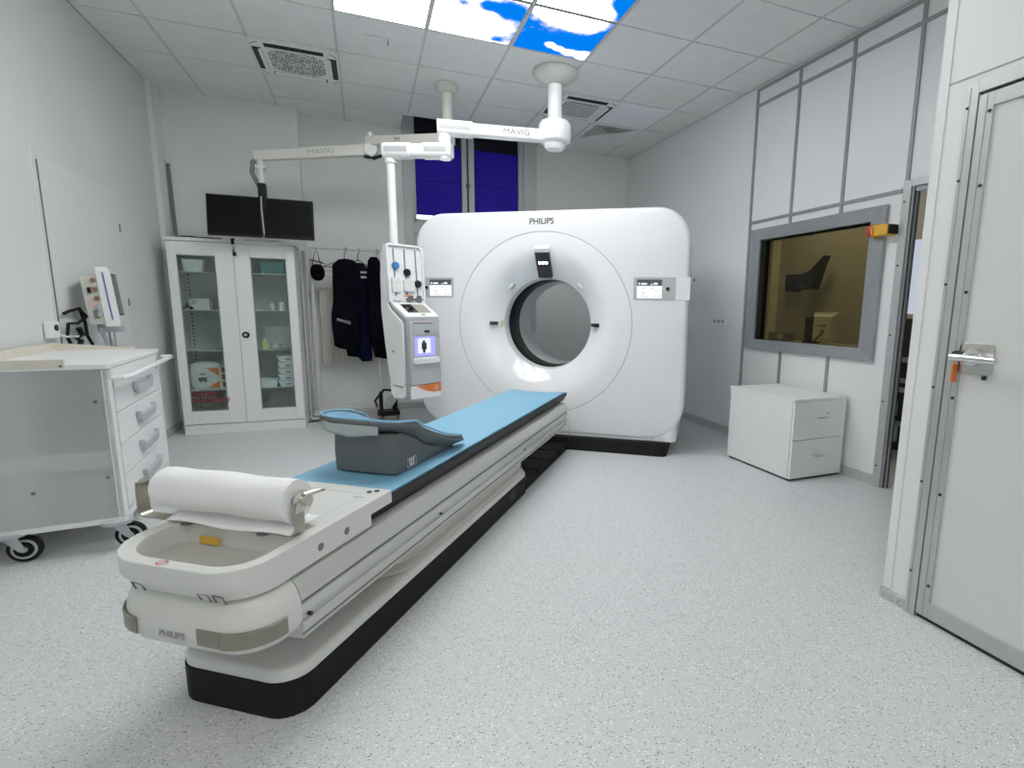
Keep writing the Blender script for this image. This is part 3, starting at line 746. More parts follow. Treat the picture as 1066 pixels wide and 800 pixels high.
b = B(); b.lathe([(.030, .199), (.030, .205), (.022, .211)], (0, yy + .02, .645), 'x', 20); b.lathe([(.016, .211), (.016, .228)], (0, yy + .02, .645), 'x', 16); b.build('holder_cap', 'steel', hb)
b = B(); b.tube([(.212, yy + .02, .660), (.225, yy + .05, .662), (.230, yy + .08, .658)], [.008, .007, .004], 8); b.build('holder_lever', 'steel', hb)
for x in (-.17, .10): B().lathe([(.022, .5472), (.022, .549), (.012, .5495)], (x, yy - .012, 0), 'z', 18).build('holder_foot', 'grey_dark', hb)

# paper roll with its loose end lying under it
pr = thing('paper_roll', 'white paper roll on the steel holder at the foot end of the table', 'paper roll', CT, RZ)
b = B(); n = 44; lps = []
for i in range(13):
    u = i / 12; x = -.275 + .462 * u; l = []
    for k in range(n):
        a = 2 * PI * k / n; r = .061 + .0012 * math.sin(3 * a + 9 * u) + (.0015 * math.sin(14 * u + a) if .05 < u < .95 else 0)
        l.append((x, yy + .02 + r * math.cos(a), .640 + r * math.sin(a)))
    lps.append(l)
def cring(x, r): return [(x, yy + .02 + r * math.cos(2 * PI * k / n), .640 + r * math.sin(2 * PI * k / n)) for k in range(n)]
b.loft([cring(-.273, .022)] + lps + [cring(.187, .052), cring(.187, .022)], cap0=False, cap1=False); b.build('roll', 'paper', pr, ang=60)
b = B()
def sheet(u, v):
    x = -.235 + .435 * u; y = yy - .03 + .12 * v
    return (x, y, .556 + .012 * math.sin(v * PI) + .018 * v * v + .004 * math.sin(9 * u + 2 * v))
b.grid(sheet, 24, 8); b.build('loose_sheet', 'paper', pr, solid=.001)

# blue mattress
ms = thing('table_mattress', 'long light-blue mattress on the patient table', 'mattress', CT, RZ)
b = B(); ny = 30
def mprof(y, e=0):
    top = []; bot = []
    for k in range(15):
        u = -1 + 2 * k / 14; x = u * .224; dip = .541 - .013 * (1 - u * u)
        top.append((x, y, dip)); bot.append((x * .985, y, dip - .018))
    top[0] = (top[0][0], y, top[0][2] - .004); top[-1] = (top[-1][0], y, top[-1][2] - .004)
    return top + bot[::-1]
b.loft([mprof(-2.663 + (2.403) * k / ny) for k in range(ny + 1)]); b.build('mattress_pad', 'mat_blue', ms, bevel=.004)

# grey head and arm support
hsup = thing('head_support', 'grey wedge-shaped arm and head support with curved rim on the blue mattress', 'head support', CT, RZ)
b = B()
L0, L1, S0, S1 = -.128, .142, -2.485, -2.03
def wedge(sy):  # section across at distance sy, following the underside of the shell
    v = (sy + 2.515) / .585; h = min(.166, .748 - .125 * min(1, max(0, v) / .42) ** .8 - .076 * min(1, max(0, (v - .3) / .45)) - .536 + .004)
    w0, w1 = L0, L1 + .015 * v
    return [(w0, sy, .536), (w1, sy, .536), (w1 + .004, sy, .536 + h * .5), (w1, sy, .536 + h), ((w0 + w1) / 2, sy, .536 + h * .95), (w0, sy, .536 + h), (w0 - .004, sy, .536 + h * .5)]
b.loft([wedge(S0 + (S1 - S0) * k / 12) for k in range(13)]); b.build('support_block', 'head_grey', hsup, bevel=.008, seg=3)
# curved shell: concave trough, wide and tall at the foot end, falling to low wings
RIM = [(-2.515, .195, .752, .742), (-2.42, .180, .750, .728), (-2.32, .170, .738, .692), (-2.22, .170, .700, .650), (-2.12, .184, .650, .622), (-2.02, .200, .615, .606), (-1.92, .202, .595, .592)]
def shell(u, v, off=0):
    a = u * 2 - 1                       # across; v runs from the foot end toward the gantry
    t_ = v * (len(RIM) - 1); i_ = min(int(t_), len(RIM) - 2); f_ = t_ - i_
    s, w, zl, zr = [RIM[i_][q] * (1 - f_) + RIM[i_ + 1][q] * f_ for q in range(4)]
    zr = zl if a < 0 else zr
    zc = .748 - .125 * min(1, v / .42) ** .8 - .076 * min(1, max(0, (v - .3) / .45))
    s += .06 * abs(a) ** 6 * max(0, 1 - v * 3)                       # foot-end corners rounded
    k = max(0, (v - .5) / .5); s -= .17 * k * (1 - min(1, abs(a) * 1.25) ** 2) + .12 * k * abs(a) ** 6   # two wings
    x = .004 + (a * w if a > 0 else a * w * 1.06)
    return (x, s, zc + (zr - zc) * abs(a) ** (2.2 + 3.6 * min(1, v * 1.7)) + off)
b = B(); nu, nv = 32, 24
b.grid(lambda u, v: shell(u, v, 0), nu, nv); b.build('support_shell', 'head_grey', hsup, solid=.018)
b = B(); b.grid(lambda u, v: (lambda p: (p[0] * .925, p[1], p[2]))(shell(.02 + u * .96, .01 + v * .98, .0125)), nu, nv); b.build('liner_pad', 'blue_edge', hsup, solid=.005)
b = B()
edge = [shell(0, 1 - k / 24, .012) for k in range(25)] + [shell(k / 32, 0, .012) for k in range(1, 33)] + [shell(1, k / 24, .012) for k in range(1, 25)]
b.tube(edge, .0045, 6); b.build('rim_piping', 'mat_blue', hsup)
b = B(); b.grid(lambda u, v: (lambda p: (p[0], p[1] - .009, p[2] - .010 - .050 * v * (1 - .35 * abs(2 * u - 1))))(shell(.10 + u * .64, 0.0)), 20, 4); b.build('rim_patch', 'head_light', hsup, solid=.003)
so = hsup
b = B(); b.mk().box(-.034, .034, -.001, .001, -.018, .018); b.xf(Matrix.Translation((L1 + .0085, -2.385, .566)) @ Matrix.Rotation(PI / 2, 4, 'Z')); b.build('tag_plate', 'text_dark', hsup, flat=True)
text('tag_lettering', '03', .040, 'white', hsup, (L1 + .0105, -2.385, .566), (PI / 2, 0, PI / 2), bold=.0008)
b = B(); q = [(-.034, -.018), (.034, -.018), (.034, .018), (-.034, .018)]; q2 = [(x * .93, z * .86) for x, z in q]
for k in range(4):
    j = (k + 1) % 4; b.F(b.V([(L1 + .010, -2.385 + q[k][0], .566 + q[k][1]), (L1 + .010, -2.385 + q[j][0], .566 + q[j][1]), (L1 + .010, -2.385 + q2[j][0], .566 + q2[j][1]), (L1 + .010, -2.385 + q2[k][0], .566 + q2[k][1])]))
b.build('tag_border', 'white', hsup, flat=True)

# ================================================================== INJECTOR AND ITS CEILING ARM
PX, PY = 1.556, 1.806
arm = thing('injector_suspension', 'white jointed ceiling arm that carries the contrast injector', 'ceiling arm', (2.85, 1.47, CEIL))
def AL(x, y, z): return (x - 2.85, y - 1.47, z - CEIL)
b = B(); b.lathe([(.0, .0), (.185, 0), (.19, -.012), (.185, -.03), (.16, -.055), (.11, -.085), (.075, -.10), (.07, -.102)]); b.build('ceiling_mount', 'arm_beige', arm, ang=40)
b = B(); b.lathe([(.058, -.09), (.058, -.40)]); b.build('column', 'arm_white', arm)
b = B(); b.lathe([(.065, -.375), (.118, -.39), (.135, -.415), (.14, -.50), (.13, -.545), (.09, -.56), (.088, -.585), (.07, -.605), (.0, -.612)]); b.build('hub', 'arm_white', arm, ang=40)
J = Vector((1.965, 1.62, 0))
def beam(p0, p1, z, w0, w1, h0, h1, r=.02, ext0=0, ext1=0):
    p0 = Vector((p0[0], p0[1], z)); p1 = Vector((p1[0], p1[1], z)); d = (p1 - p0).normalized(); n_ = Vector((-d.y, d.x, 0)); lps = []
    for q, w, h in ((p0 - d * ext0, w0, h0), (p1 + d * ext1, w1, h1)):
        lps.append([Vector(AL(*(q + n_ * a + Vector((0, 0, c))))) for a, c in rr(-w, w, -h, h, r, 5)])
    return lps, d, n_
b = B(); lps, d, n_ = beam((2.85, 1.47), J, 2.61, .050, .045, .047, .047); b.loft(lps); a1 = b.build('upper_arm', 'arm_white', arm, ang=50)
b = B(); lps, d, n_ = beam(J + Vector((.22, -.037, 0)), J, 2.61, .062, .062, .060, .060, .045, 0, .055); b.loft(lps); b.build('elbow_cover', 'arm_white', arm, bevel=.004)
lps, d, n_ = beam(J + Vector((.20, -.034, 0)), J, 2.612, .064, .064, .040, .040, .03, 0, .04); b = B(); b.loft(lps); b.build('elbow_inlay', 'arm_inlay', arm, bevel=.003)
ang1 = math.atan2((1.47 - J.y), (2.85 - J.x))
mid = Vector((2.85, 1.47, 0)).lerp(J, .36); nf = Vector((math.sin(ang1), -math.cos(ang1), 0))
text('arm_lettering', 'MAVIG', .060, 'text_dark', a1, AL(*(mid + nf * .0497 + Vector((0, 0, 2.61)))), (PI / 2, 0, ang1), sx=1.2)
b = B(); b.tube([AL(J.x, J.y, 2.56), AL(J.x, J.y, 2.37)], .048, 20); b.build('elbow_post', 'arm_white', arm)
P2 = Vector((PX, PY, 0)); JJ = J
b = B(); lps, d, n_ = beam(JJ, P2, 2.435, .05, .05, .052, .052, .03, .06, .055); b.loft(lps); b.build('lower_arm', 'arm_white', arm, ang=50)
for u0, u1 in ((-.10, .38), (.62, 1.10)):
    A_ = JJ.lerp(P2, u0); B_ = JJ.lerp(P2, u1)
    b = B(); lps, d, n_ = beam(A_, B_, 2.435, .060, .060, .062, .062, .045); b.loft(lps); b.build('arm_cover', 'arm_white', arm, bevel=.004)
    A_ = JJ.lerp(P2, u0 + .03); B_ = JJ.lerp(P2, u1 - .03)
    b = B(); lps, d, n_ = beam(A_, B_, 2.437, .0615, .0615, .045, .045, .035); b.loft(lps); b.build('arm_inlay', 'arm_inlay', arm, bevel=.003)
b = B(); b.tube([AL(PX, PY, 2.40), AL(PX, PY, 1.655)], .034, 20); b.lathe([(.045, 0), (.045, -.03)], AL(PX, PY, 2.37)); b.build('pole', 'arm_white', arm)

inj = thing('contrast_injector', 'tall white contrast injector with syringe bays, small screen and blue-lit window', 'injector', (PX, PY, .40), math.radians(30))
ZO = -.40
side = [(-.085, 1.665), (-.13, 1.655), (-.155, 1.25), (-.165, 1.215), (-.36, 1.105), (-.375, 1.085), (-.385, .60), (-.375, .47), (-.34, .44), (-.16, .425), (-.13, .46), (-.115, .62), (-.075, .85), (-.03, 1.15), (-.035, 1.45), (-.06, 1.64)]
sd = [(y, z + ZO) for y, z in side]
b = B()
def sec(x, k, dz=0): # side outline scaled a little toward its middle
    return [(x, -.17 + (y + .17) * k, .65 + (z - .65) * k) for y, z in sd]
b.loft([sec(-.155, .97), sec(-.150, 1.0), sec(.150, 1.0), sec(.155, .97)]); b.build('housing', 'inj_grey', inj, bevel=.008)
# white side shells
pan = [(-.10, 1.64), (-.12, 1.25), (-.17, 1.17), (-.31, 1.08), (-.335, 1.05), (-.335, .58), (-.31, .55), (-.17, .555), (-.125, .63), (-.085, .85), (-.045, 1.15), (-.05, 1.45), (-.07, 1.62)]
low = [(-.335, .565), (-.335, .48), (-.31, .452), (-.17, .445), (-.14, .475), (-.125, .60), (-.17, .545), (-.30, .535)]
for s in (-1, 1):
    b = B(); b.prism([(y, z + ZO) for y, z in pan], 'x', s * .154, s * .170); b.build('side_cover', 'white', inj, bevel=.006)
    b = B(); b.prism([(y, z + ZO) for y, z in low], 'x', s * .154, s * .168); b.build('lower_cover', 'white', inj, bevel=.005)
B().cyl((-.168, -.20, .83 + ZO), (-.173, -.20, .83 + ZO), .011, n=14).build('side_lock', 'grey_dark', inj)
# syringe back plate
b = B(); b.mk().prism(rr(-.165, .165, 0, .46, (.01, .01, .03, .03)), 'y', -.012, .012); TP = Matrix.Translation((0, -.150, 1.222 + ZO)) @ Matrix.Rotation(math.radians(-3.5), 4, 'X'); b.xf(TP); bp_ = b.build('syringe_plate', 'white', inj, bevel=.006)
b = B(); b.mk().ring(rr(-.172, .172, -.0, .468, (.01, .01, .036, .036)), rr(-.155, .155, .0, .452, (.01, .01, .026, .026)), -.02, .03); b.xf(TP @ Matrix.Rotation(PI / 2, 4, 'X')); b.build('plate_rim', 'white', inj, bevel=.005)
for x, zk in ((-.10, .27), (.0, .23), (.105, .14)):
    b = B(); b.mk().box(x - .006, x + .006, -.0145, -.011, .05, .43); b.xf(TP); b.build('plunger_slot', 'grey_dark', bp_)
for x, zk, m in ((-.092, .295, 'blue'), (.012, .245, 'black'), (.11, .155, 'black')):
    b = B(); b.mk().lathe([(.004, .036), (.028, .034), (.031, .025), (.031, .012), (.022, .01)], (x, 0, zk), 'y', 20); b.xf(TP @ Matrix.Scale(-1, 4, (0, 1, 0))); b.build('plunger_knob', m, bp_)
for x, z0, z1, w in ((-.10, .08, .20, .038), (.02, .09, .19, .05)):
    b = B(); b.mk().prism(rr(x - w, x + w, z0, z1, .012), 'y', -.035, -.012); b.xf(TP); b.build('syringe_clip', 'pouch_clear', bp_, bevel=.003)
for x in (-.10, .02, .10):
    b = B(); b.mk().box(x - .03, x + .03, -.05, -.01, .012, .035); b.cyl((x, -.06, .045), (x, -.012, .045), .012, n=12); b.xf(TP); b.build('tap_holder', 'grey_dark' if x > -.05 else 'pouch_clear', bp_, bevel=.003)
b = B(); b.mk().cyl((-.06, -.06, .05), (.0, -.055, .055), .006, n=8); b.xf(TP); b.build('tube_connector', 'orange', bp_)
# sloped console
SL = Matrix.Translation((0, -.265, 1.168 + ZO)) @ Matrix.Rotation(math.radians(29.5), 4, 'X')
b = B(); b.mk().prism(rr(-.158, .158, -.125, .115, .02), 'z', -.02, .008); b.xf(SL); co = b.build('console', 'white', inj, bevel=.006)
b = B(); b.mk().prism(rr(-.105, -.005, -.065, .065, .002), 'z', .008, .0105); b.xf(SL); b.build('screen', 'black_gloss', co)
b = B(); b.mk().prism(rr(-.005, .115, -.065, .065, .002), 'z', .008, .0105); b.xf(SL); b.build('screen', 'screen_cream', co)
b = B(); b.mk().prism(rr(-.0, .035, -.105, -.088, .004), 'z', .008, .011); b.xf(SL); b.build('console_badge', 'brown_port', co)
# front face
b = B(); b.prism(rr(-.142, .142, .565 + ZO, 1.075 + ZO, .014), 'y', -.394, -.37); fo = b.build('front_panel', 'arm_inlay', inj, bevel=.005)
b = B(); b.prism(rr(-.125, .128, .965 + ZO, 1.05 + ZO, .01), 'y', -.398, -.39); b.build('upper_drawer', 'plastic_grey', fo, bevel=.003)
b = B(); b.prism(rr(-.01, .04, .985 + ZO, 1.005 + ZO, .003), 'y', -.401, -.396); b.build('drawer_latch', 'gap_black', fo)
B().box(-.11, .07, -.3955, -.393, 1.058 + ZO, 1.066 + ZO).build('front_stripe', 'brown_port', fo, flat=True)
b = B(); b.prism(rr(-.10, .09, .80 + ZO, .95 + ZO, .012), 'y', -.397, -.392); wo = b.build('bottle_window', 'led_blue', fo)
b = B(); b.prism(rr(-.075, .045, .82 + ZO, .94 + ZO, .008), 'y', -.3985, -.396); b.build('window_pale', 'led_pale', wo)
b = B(); b.lathe([(.0, .07), (.010, .068), (.012, .055), (.022, .045), (.022, .0), (.012, -.01), (.010, -.03), (.0, -.035)], (-.02, -.40, .855 + ZO), 'z', 14); b.build('vial_silhouette', 'gap_black', wo)
b = B(); b.prism(rr(-.12, .12, .735 + ZO, .785 + ZO, .016), 'y', -.418, -.39); b.build('front_lip', 'white', fo, bevel=.006)
b = B(); b.prism(rr(-.145, .145, .45 + ZO, .555 + ZO, .014), 'y', -.392, -.37); b.build('lower_panel', 'white', inj, bevel=.005)
b = B(); b.prism([(-.10, .553 + ZO), (.0, .51 + ZO), (.06, .495 + ZO), (.14, .495 + ZO), (.14, .565 + ZO)], 'y', -.395, -.391); oo = b.build('orange_band', 'orange', inj)
b = B(); b.ring([(.095 + .018 * math.cos(k * PI / 8), .526 + ZO + .018 * math.sin(k * PI / 8)) for k in range(16)], [(.095 + .013 * math.cos(k * PI / 8), .526 + ZO + .013 * math.sin(k * PI / 8)) for k in range(16)], .395, .3962)
for i, p in enumerate(b.v): b.v[i] = (p[0], -p[2], p[1])
b.build('band_logo', 'cream', oo, flat=True)

# ================================================================== MONITOR ARM AND MONITORS
ma = thing('monitor_suspension', 'cream jointed ceiling arm that reaches over to the two black monitors', 'ceiling arm', (2.06, 2.084, CEIL))
def AL(x, y, z): return (x - 2.06, y - 2.084, z - CEIL)
b = B(); b.lathe([(.0, 0), (.095, 0), (.10, -.01), (.10, -.045), (.075, -.07), (.04, -.075)], n=8); b.build('ceiling_mount', 'arm_beige', ma, bevel=.004)
b = B(); b.lathe([(.045, -.06), (.045, -.50), (.05, -.50), (.05, -.53)]); b.build('column', 'arm_beige', ma)
E1 = Vector((1.42, 2.44, 2.665)); E0 = Vector((2.06, 2.084, 2.665)); E2 = Vector((.515, 2.57, 2.470))
def beam3(p0, p1, w, h, r, e0=0, e1=0, up=0):
    d = (p1 - p0).normalized(); n_ = Vector((-d.y, d.x, 0)).normalized(); u = d.cross(n_) * -1
    if u.z < 0: u = -u
    return [[Vector(AL(*(q + n_ * a + u * c))) for a, c in rr(-w * k, w * k, -h * k, h * k, r, 5)] for q, k in ((p0 - d * e0, 1), (p1 + d * e1, .85))], d
b = B(); l_, d = beam3(E0, E1, .04, .045, .012, .05, .03); b.loft(l_); a0 = b.build('upper_arm', 'arm_beige', ma, ang=50)
ang0 = math.atan2(E0.y - E1.y, E0.x - E1.x); m0 = E0.lerp(E1, .62); nf = Vector((math.sin(ang0), -math.cos(ang0), 0))
text('arm_lettering', 'M1', .05, 'text_dark', a0, AL(*(m0 + nf * .0402)), (PI / 2, 0, ang0))
b = B(); b.tube([AL(E1.x, E1.y, 2.74), AL(E1.x, E1.y, 2.50)], .03, 14); b.build('elbow_post', 'arm_beige', ma)
E1b = Vector((1.42, 2.44, 2.59))
b = B(); l_, d = beam3(E1b, E2, .035, .05, .014, .0, .04); b.loft(l_); a0 = b.build('spring_arm', 'arm_beige', ma, ang=50)
b = B(); v_ = E1b + Vector((0, -.04, 0)); b.lathe([(.055, -.035), (.06, -.02), (.06, .05), (.05, .06)], AL(E1b.x, E1b.y, E1b.z), 'y', 22); b.build('elbow_disc', 'arm_beige', ma, ang=40)
ang2 = math.atan2(E1b.y - E2.y, E1b.x - E2.x); m0 = E1b.lerp(E2, .45); nf = Vector((math.sin(ang2), -math.cos(ang2), 0)); tilt = math.atan2(E1b.z - E2.z, (E1b - E2).xy.length)
tx = text('arm_lettering', 'MAVIG', .06, 'text_grey', a0, AL(*(m0 + nf * .034)), (0, 0, 0), sx=1.25)
tx.rotation_euler = (Matrix.Rotation(ang2, 3, 'Z') @ Matrix.Rotation(-tilt, 3, 'Y') @ Matrix.Rotation(PI / 2, 3, 'X')).to_euler()
b = B(); b.tube([AL(1.62, 2.33, 2.63), AL(1.55, 2.36, 2.55), AL(1.44, 2.42, 2.515), AL(1.36, 2.42, 2.525)], .016, 8); b.build('cable', 'black', ma)
b = B(); b.tube([AL(.515, 2.57, 2.48), AL(.515, 2.57, 2.21)], .028, 14); b.box(-1.545 - .04, -1.545 + .04, .486 - .03, .486 + .03, 2.36 - CEIL, 2.385 - CEIL); b.build('drop_post', 'arm_beige', ma)
b = B(); b.tube([AL(.515, 2.59, 2.46), AL(.46, 2.57, 2.41), AL(.45, 2.56, 2.32), AL(.50, 2.56, 2.20), AL(.51, 2.57, 2.12)], .02, 8); b.build('cable_loop', 'grey_dark', ma)
b = B(); b.box(-1.545 - .03, -1.545 + .03, .486 - .03, .486 + .05, 1.80 - CEIL, 2.24 - CEIL); b.box(-1.545 - .36, -1.545 + .36, .486 + .02, .486 + .06, 1.93 - CEIL, 1.99 - CEIL); b.build('monitor_bracket', 'black', ma, bevel=.004)
def monitor(cx, w, label, rz):
    m_ = thing('monitor', label, 'monitor', (cx, 2.545, 1.945), rz, 'two black monitors on the ceiling arm')
    m_.rotation_euler = (math.radians(-9), 0, rz)
    b = B(); b.prism(rr(-w, w, -.175, .175, .008), 'y', -.018, .02); b.build('monitor_case', 'black', m_, bevel=.004)
    B().box(-w + .012, w - .012, -.0195, -.018, -.155, .163).build('screen', 'screen_black', m_, flat=True)
    b = B(); b.box(-.1, .1, .02, .05, -.1, .1); b.build('rear_cover', 'black', m_, bevel=.006)
    b = B(); b.box(-w + .02, w - .02, -.020, -.0185, .168, .170); b.build('bezel_line', 'grey_dark', m_, flat=True)
monitor(.297, .205, 'black switched-off monitor of the pair, on the side of the left wall', math.radians(-1.5))
monitor(.712, .200, 'black switched-off monitor of the pair, on the side of the coat rack', math.radians(-1.5))
c = B(); c.tube([(.512, 2.515, 2.12), (.508, 2.508, 2.02), (.512, 2.505, 1.9), (.514, 2.515, 1.79)], .006, 6)
tag(c.build('monitor_cable', 'arm_inlay'), 'thin pale cable hanging in the gap between the two monitors', 'cable')

# ================================================================== MEDICINE CABINET
KX, KY = .226, 2.685
k = thing('medicine_cabinet', 'tall white two-door glass-front medicine cabinet against the back wall', 'cabinet', (KX, KY, 0))
b = B()
b.box(-.491, .491, .02, .40, .105, .12); b.box(-.491, .491, .02, .40, 1.715, 1.73); b.box(-.491, -.476, .02, .40, .09, 1.73); b.box(.476, .491, .02, .40, .09, 1.73); b.box(-.491, .491, .385, .40, .09, 1.73, 1); b.box(-.008, .014, .02, .05, .1, 1.72)
b.box(-.476, -.474, .03, .385, .12, 1.715, 1); b.box(.474, .476, .03, .385, .12, 1.715, 1)
b.build('carcass', ['cab_white', 'cab_inner'], k, bevel=.002)
B().box(-.491, .491, .01, .40, 0, .09).build('plinth', 'cab_white', k, bevel=.002)
b = B(); b.prism(rr(-.507, .500, -.012, .405, .01), 'z', 1.728, 1.757); b.build('top_board', 'cab_white', k, bevel=.003)
def door(x0, x1, gx0, gx1):
    d = B()
    z0, z1, g0, g1 = .097, 1.722, .215, 1.612
    d.box(x0, gx0, 0, .02, z0, z1); d.box(gx1, x1, 0, .02, z0, z1); d.box(gx0, gx1, 0, .02, z0, g0); d.box(gx0, gx1, 0, .02, g1, z1)
    dd = d.build('cabinet_door', 'cab_white', k, bevel=.0015)
    B().box(gx0 - .002, gx1 + .002, .010, .014, g0 - .002, g1 + .002).build('glass_pane', 'glass_cab', dd, flat=True)
    b = B(); e = .006
    b.box(gx0, gx0 + e, -.001, .012, g0, g1); b.box(gx1 - e, gx1, -.001, .012, g0, g1); b.box(gx0, gx1, -.001, .012, g0, g0 + e); b.box(gx0, gx1, -.001, .012, g1 - e, g1)
    b.build('glass_seal', 'plastic_grey', dd, flat=True)
    return dd
dl_ = door(-.488, .002, -.422, -.133); dr_ = door(.006, .488, .132, .422)
text('door_lettering', 'ZESTAW', .054, 'red_text', dl_, (-.412, -.0012, .372), FRONT, 'LEFT', bold=.0012, sx=.95)
text('door_lettering', 'REANIMACYJNY', .054, 'red_text', dl_, (-.418, -.0012, .312), FRONT, 'LEFT', bold=.0012, sx=.78)
b = B(); b.lathe([(.030, 0), (.030, -.012), (.026, -.016)], (.053, 0, .912), 'y', 24); lk = b.build('door_lock', 'black', dr_)
b = B(); b.lathe([(.013, -.0155), (.011, -.0175)], (.053, 0, .912), 'y', 20); b.build('lock_face', 'plastic_grey', lk)
for z in (.41, .77, 1.135, 1.472):
    B().box(-.470, -.010, .035, .38, z - .006, z).build('shelf', 'cab_inner', k, bevel=.001)
    B().box(.016, .470, .035, .38, z - .006, z).build('shelf', 'cab_inner', k, bevel=.001)
b = B()
for z in [i * .036 + .15 for i in range(43)]: b.box(-.452, -.438, .381, .3835, z, z + .015)
b.build('shelf_rail_slots', 'gap_black', k, flat=True)
ky = B(); ky.tube([(0, 0, 0), (0, -.004, -.02), (.002, -.004, -.05)], .003, 6); ky.mk().prism(rr(-.012, .016, -.085, -.05, .008), 'y', -.008, .0); ky.tube([(.0, -.004, -.02), (-.008, -.004, -.06)], .003, 6)
tag(ky.build('key_bunch', 'black', None, loc=(KX + .016, KY - .006, 1.70)), 'small bunch of black keys hanging at the top of the cabinet doors', 'keys')
ct = B(); ct.box(-.013, .013, -.02, .03, .0, .012); ct.box(-.013, .013, -.022, -.014, -.04, .012)
tag(ct.build('cabinet_clip', 'black', None, loc=(KX + .013, KY, 1.757)), 'black clip over the top edge of the cabinet above the keys', 'clip')
pp_ = B(); pp_.cyl((0, 0, 0), (.30, .0, .0), .010, n=10)
tag(pp_.build('rolled_paper', 'paper', None, loc=(KX + .09, KY + .02, 1.768)), 'thin rolled white paper on top of the cabinet below the monitors', 'paper')
cb_ = B(); cb_.tube([(-.40, .03, .006), (-.33, .06, .016), (-.26, .03, .008), (-.18, .07, .012), (-.08, .04, .008)], .007, 6)
tag(cb_.build('loose_cable', 'black', None, loc=(KX, KY, 1.757)), 'loose black cable lying on top of the cabinet', 'cable')
# contents
def kloc(x, y, z): return (KX + x, KY + y, z)
b = B(); 
def basket(w, d, h): 
    b = B(); o_ = lambda s, z: [(*p, z) for p in rr(-w * s, w * s, -d * s, d * s, .02)]
    b.loft([o_(.82, 0), o_(1, h), o_(1.03, h), o_(1.03, h + .006), o_(.96, h + .006), o_(.80, .008)]); return b
tag(basket(.085, .10, .10).build('storage_basket', 'pouch_clear', None, loc=kloc(-.325, .15, 1.472)), 'clear plastic basket on the top shelf of the glass cabinet, keyless door', 'basket')
tag(basket(.115, .11, .105).build('storage_basket', 'teal', None, loc=kloc(.30, .15, 1.472)), 'dark teal basket on the top shelf of the glass cabinet', 'basket')
b = B(); b.box(-.075, .075, -.05, .05, 0, .10); b.box(-.06, -.02, -.0515, -.05, .055, .062, 1); b.box(-.06, -.03, -.0515, -.05, .075, .082, 1)
tag(b.build('carton', ['cab_white', 'text_dark'], None, bevel=.002, loc=kloc(-.31, .17, 1.135)), 'white carton with dark print on the second shelf of the glass cabinet', 'carton')
b = B(); b.tube([(-.04, 0, .01), (0, -.01, .03), (.04, 0, .012), (.02, .01, .008)], .010, 6); b.tube([(-.02, 0, .01), (.0, .01, .06)], .006, 6)
tag(b.build('clamp', 'black', None, loc=kloc(-.395, .09, 1.135)), 'small black clamp beside the white carton in the glass cabinet', 'clamp')
def bottle(r, h, m, label, loc, capm='cab_white'):
    t = thing('bottle', label, 'bottle', loc, 0)
    B().lathe([(r * .9, 0), (r, .004), (r, h * .66), (r * .45, h * .8), (r * .45, h * .86)], n=16).build('bottle_body', m, t)
    B().lathe([(r * .55, h * .84), (r * .55, h)], n=14).build('bottle_cap', capm, t)
bottle(.022, .075, 'pouch_clear', 'small clear bottle on the second shelf behind the lock-side door', kloc(.26, .12, 1.135))
bottle(.030, .10, 'cab_white', 'white bottle on the second shelf behind the lock-side door, next to a smaller one', kloc(.345, .12, 1.135), 'plastic_grey')
bottle(.032, .11, 'yellow_green', 'yellow-green bottle on the third shelf of the glass cabinet', kloc(.185, .08, .77))
b = B(); b.lathe([(.03, 0), (.045, .02), (.047, .05), (.043, .05), (.03, .01)], n=18)
tag(b.build('bowl', 'pouch_clear', None, loc=kloc(.255, .2, .77)), 'small clear bowl beside the yellow-green bottle in the glass cabinet', 'bowl')
b = B(); b.box(-.11, .11, -.01, .01, 0, .004); b.box(-.11, .11, .0, .008, 0, .21)
tag(b.build('clear_pouch', 'pouch_clear', None, bevel=.004, loc=kloc(.27, .31, .77)), 'pale clear pouch standing at the back of the third shelf', 'pouch')
for i in range(5):
    t_ = B(); z = .412 + i * .060
    o_ = lambda s, zz, dx=0: [(*p, zz) for p in rr(-.085 * s, .085 * s, -.12 * s, .12 * s, .012)]
    t_.loft([o_(.86, 0), o_(1, .048), o_(1.06, .05), o_(1.06, .056), o_(.97, .056), o_(.84, .006)]); t_.box(-.02, .02, -.124, -.119, .02, .03, 1)
    tag(t_.build('instrument_tray', ['ceil_tile_white', 'grey_dark'], None, loc=kloc(.368, .16, z)), ['grey-white plastic tray at the bottom of the stack of five', 'grey-white plastic tray second from the bottom of the stack of five', 'grey-white plastic tray in the middle of the stack of five', 'grey-white plastic tray second from the top of the stack of five', 'grey-white plastic tray at the top of the stack of five'][i], 'tray', 'stacked trays in the glass cabinet')
b = B(); o_ = lambda s, zz: [(*p, zz) for p in rr(-.09 * s, .09 * s, -.09 * s, .09 * s, .012)]
b.loft([o_(.86, 0), o_(1, .06), o_(1.05, .062), o_(1.05, .068), o_(.95, .068), o_(.84, .006)])
tag(b.build('instrument_tray', 'ceil_tile_white', None, loc=kloc(.18, .14, .412)), 'single low tray standing next to the stack of five trays', 'tray')
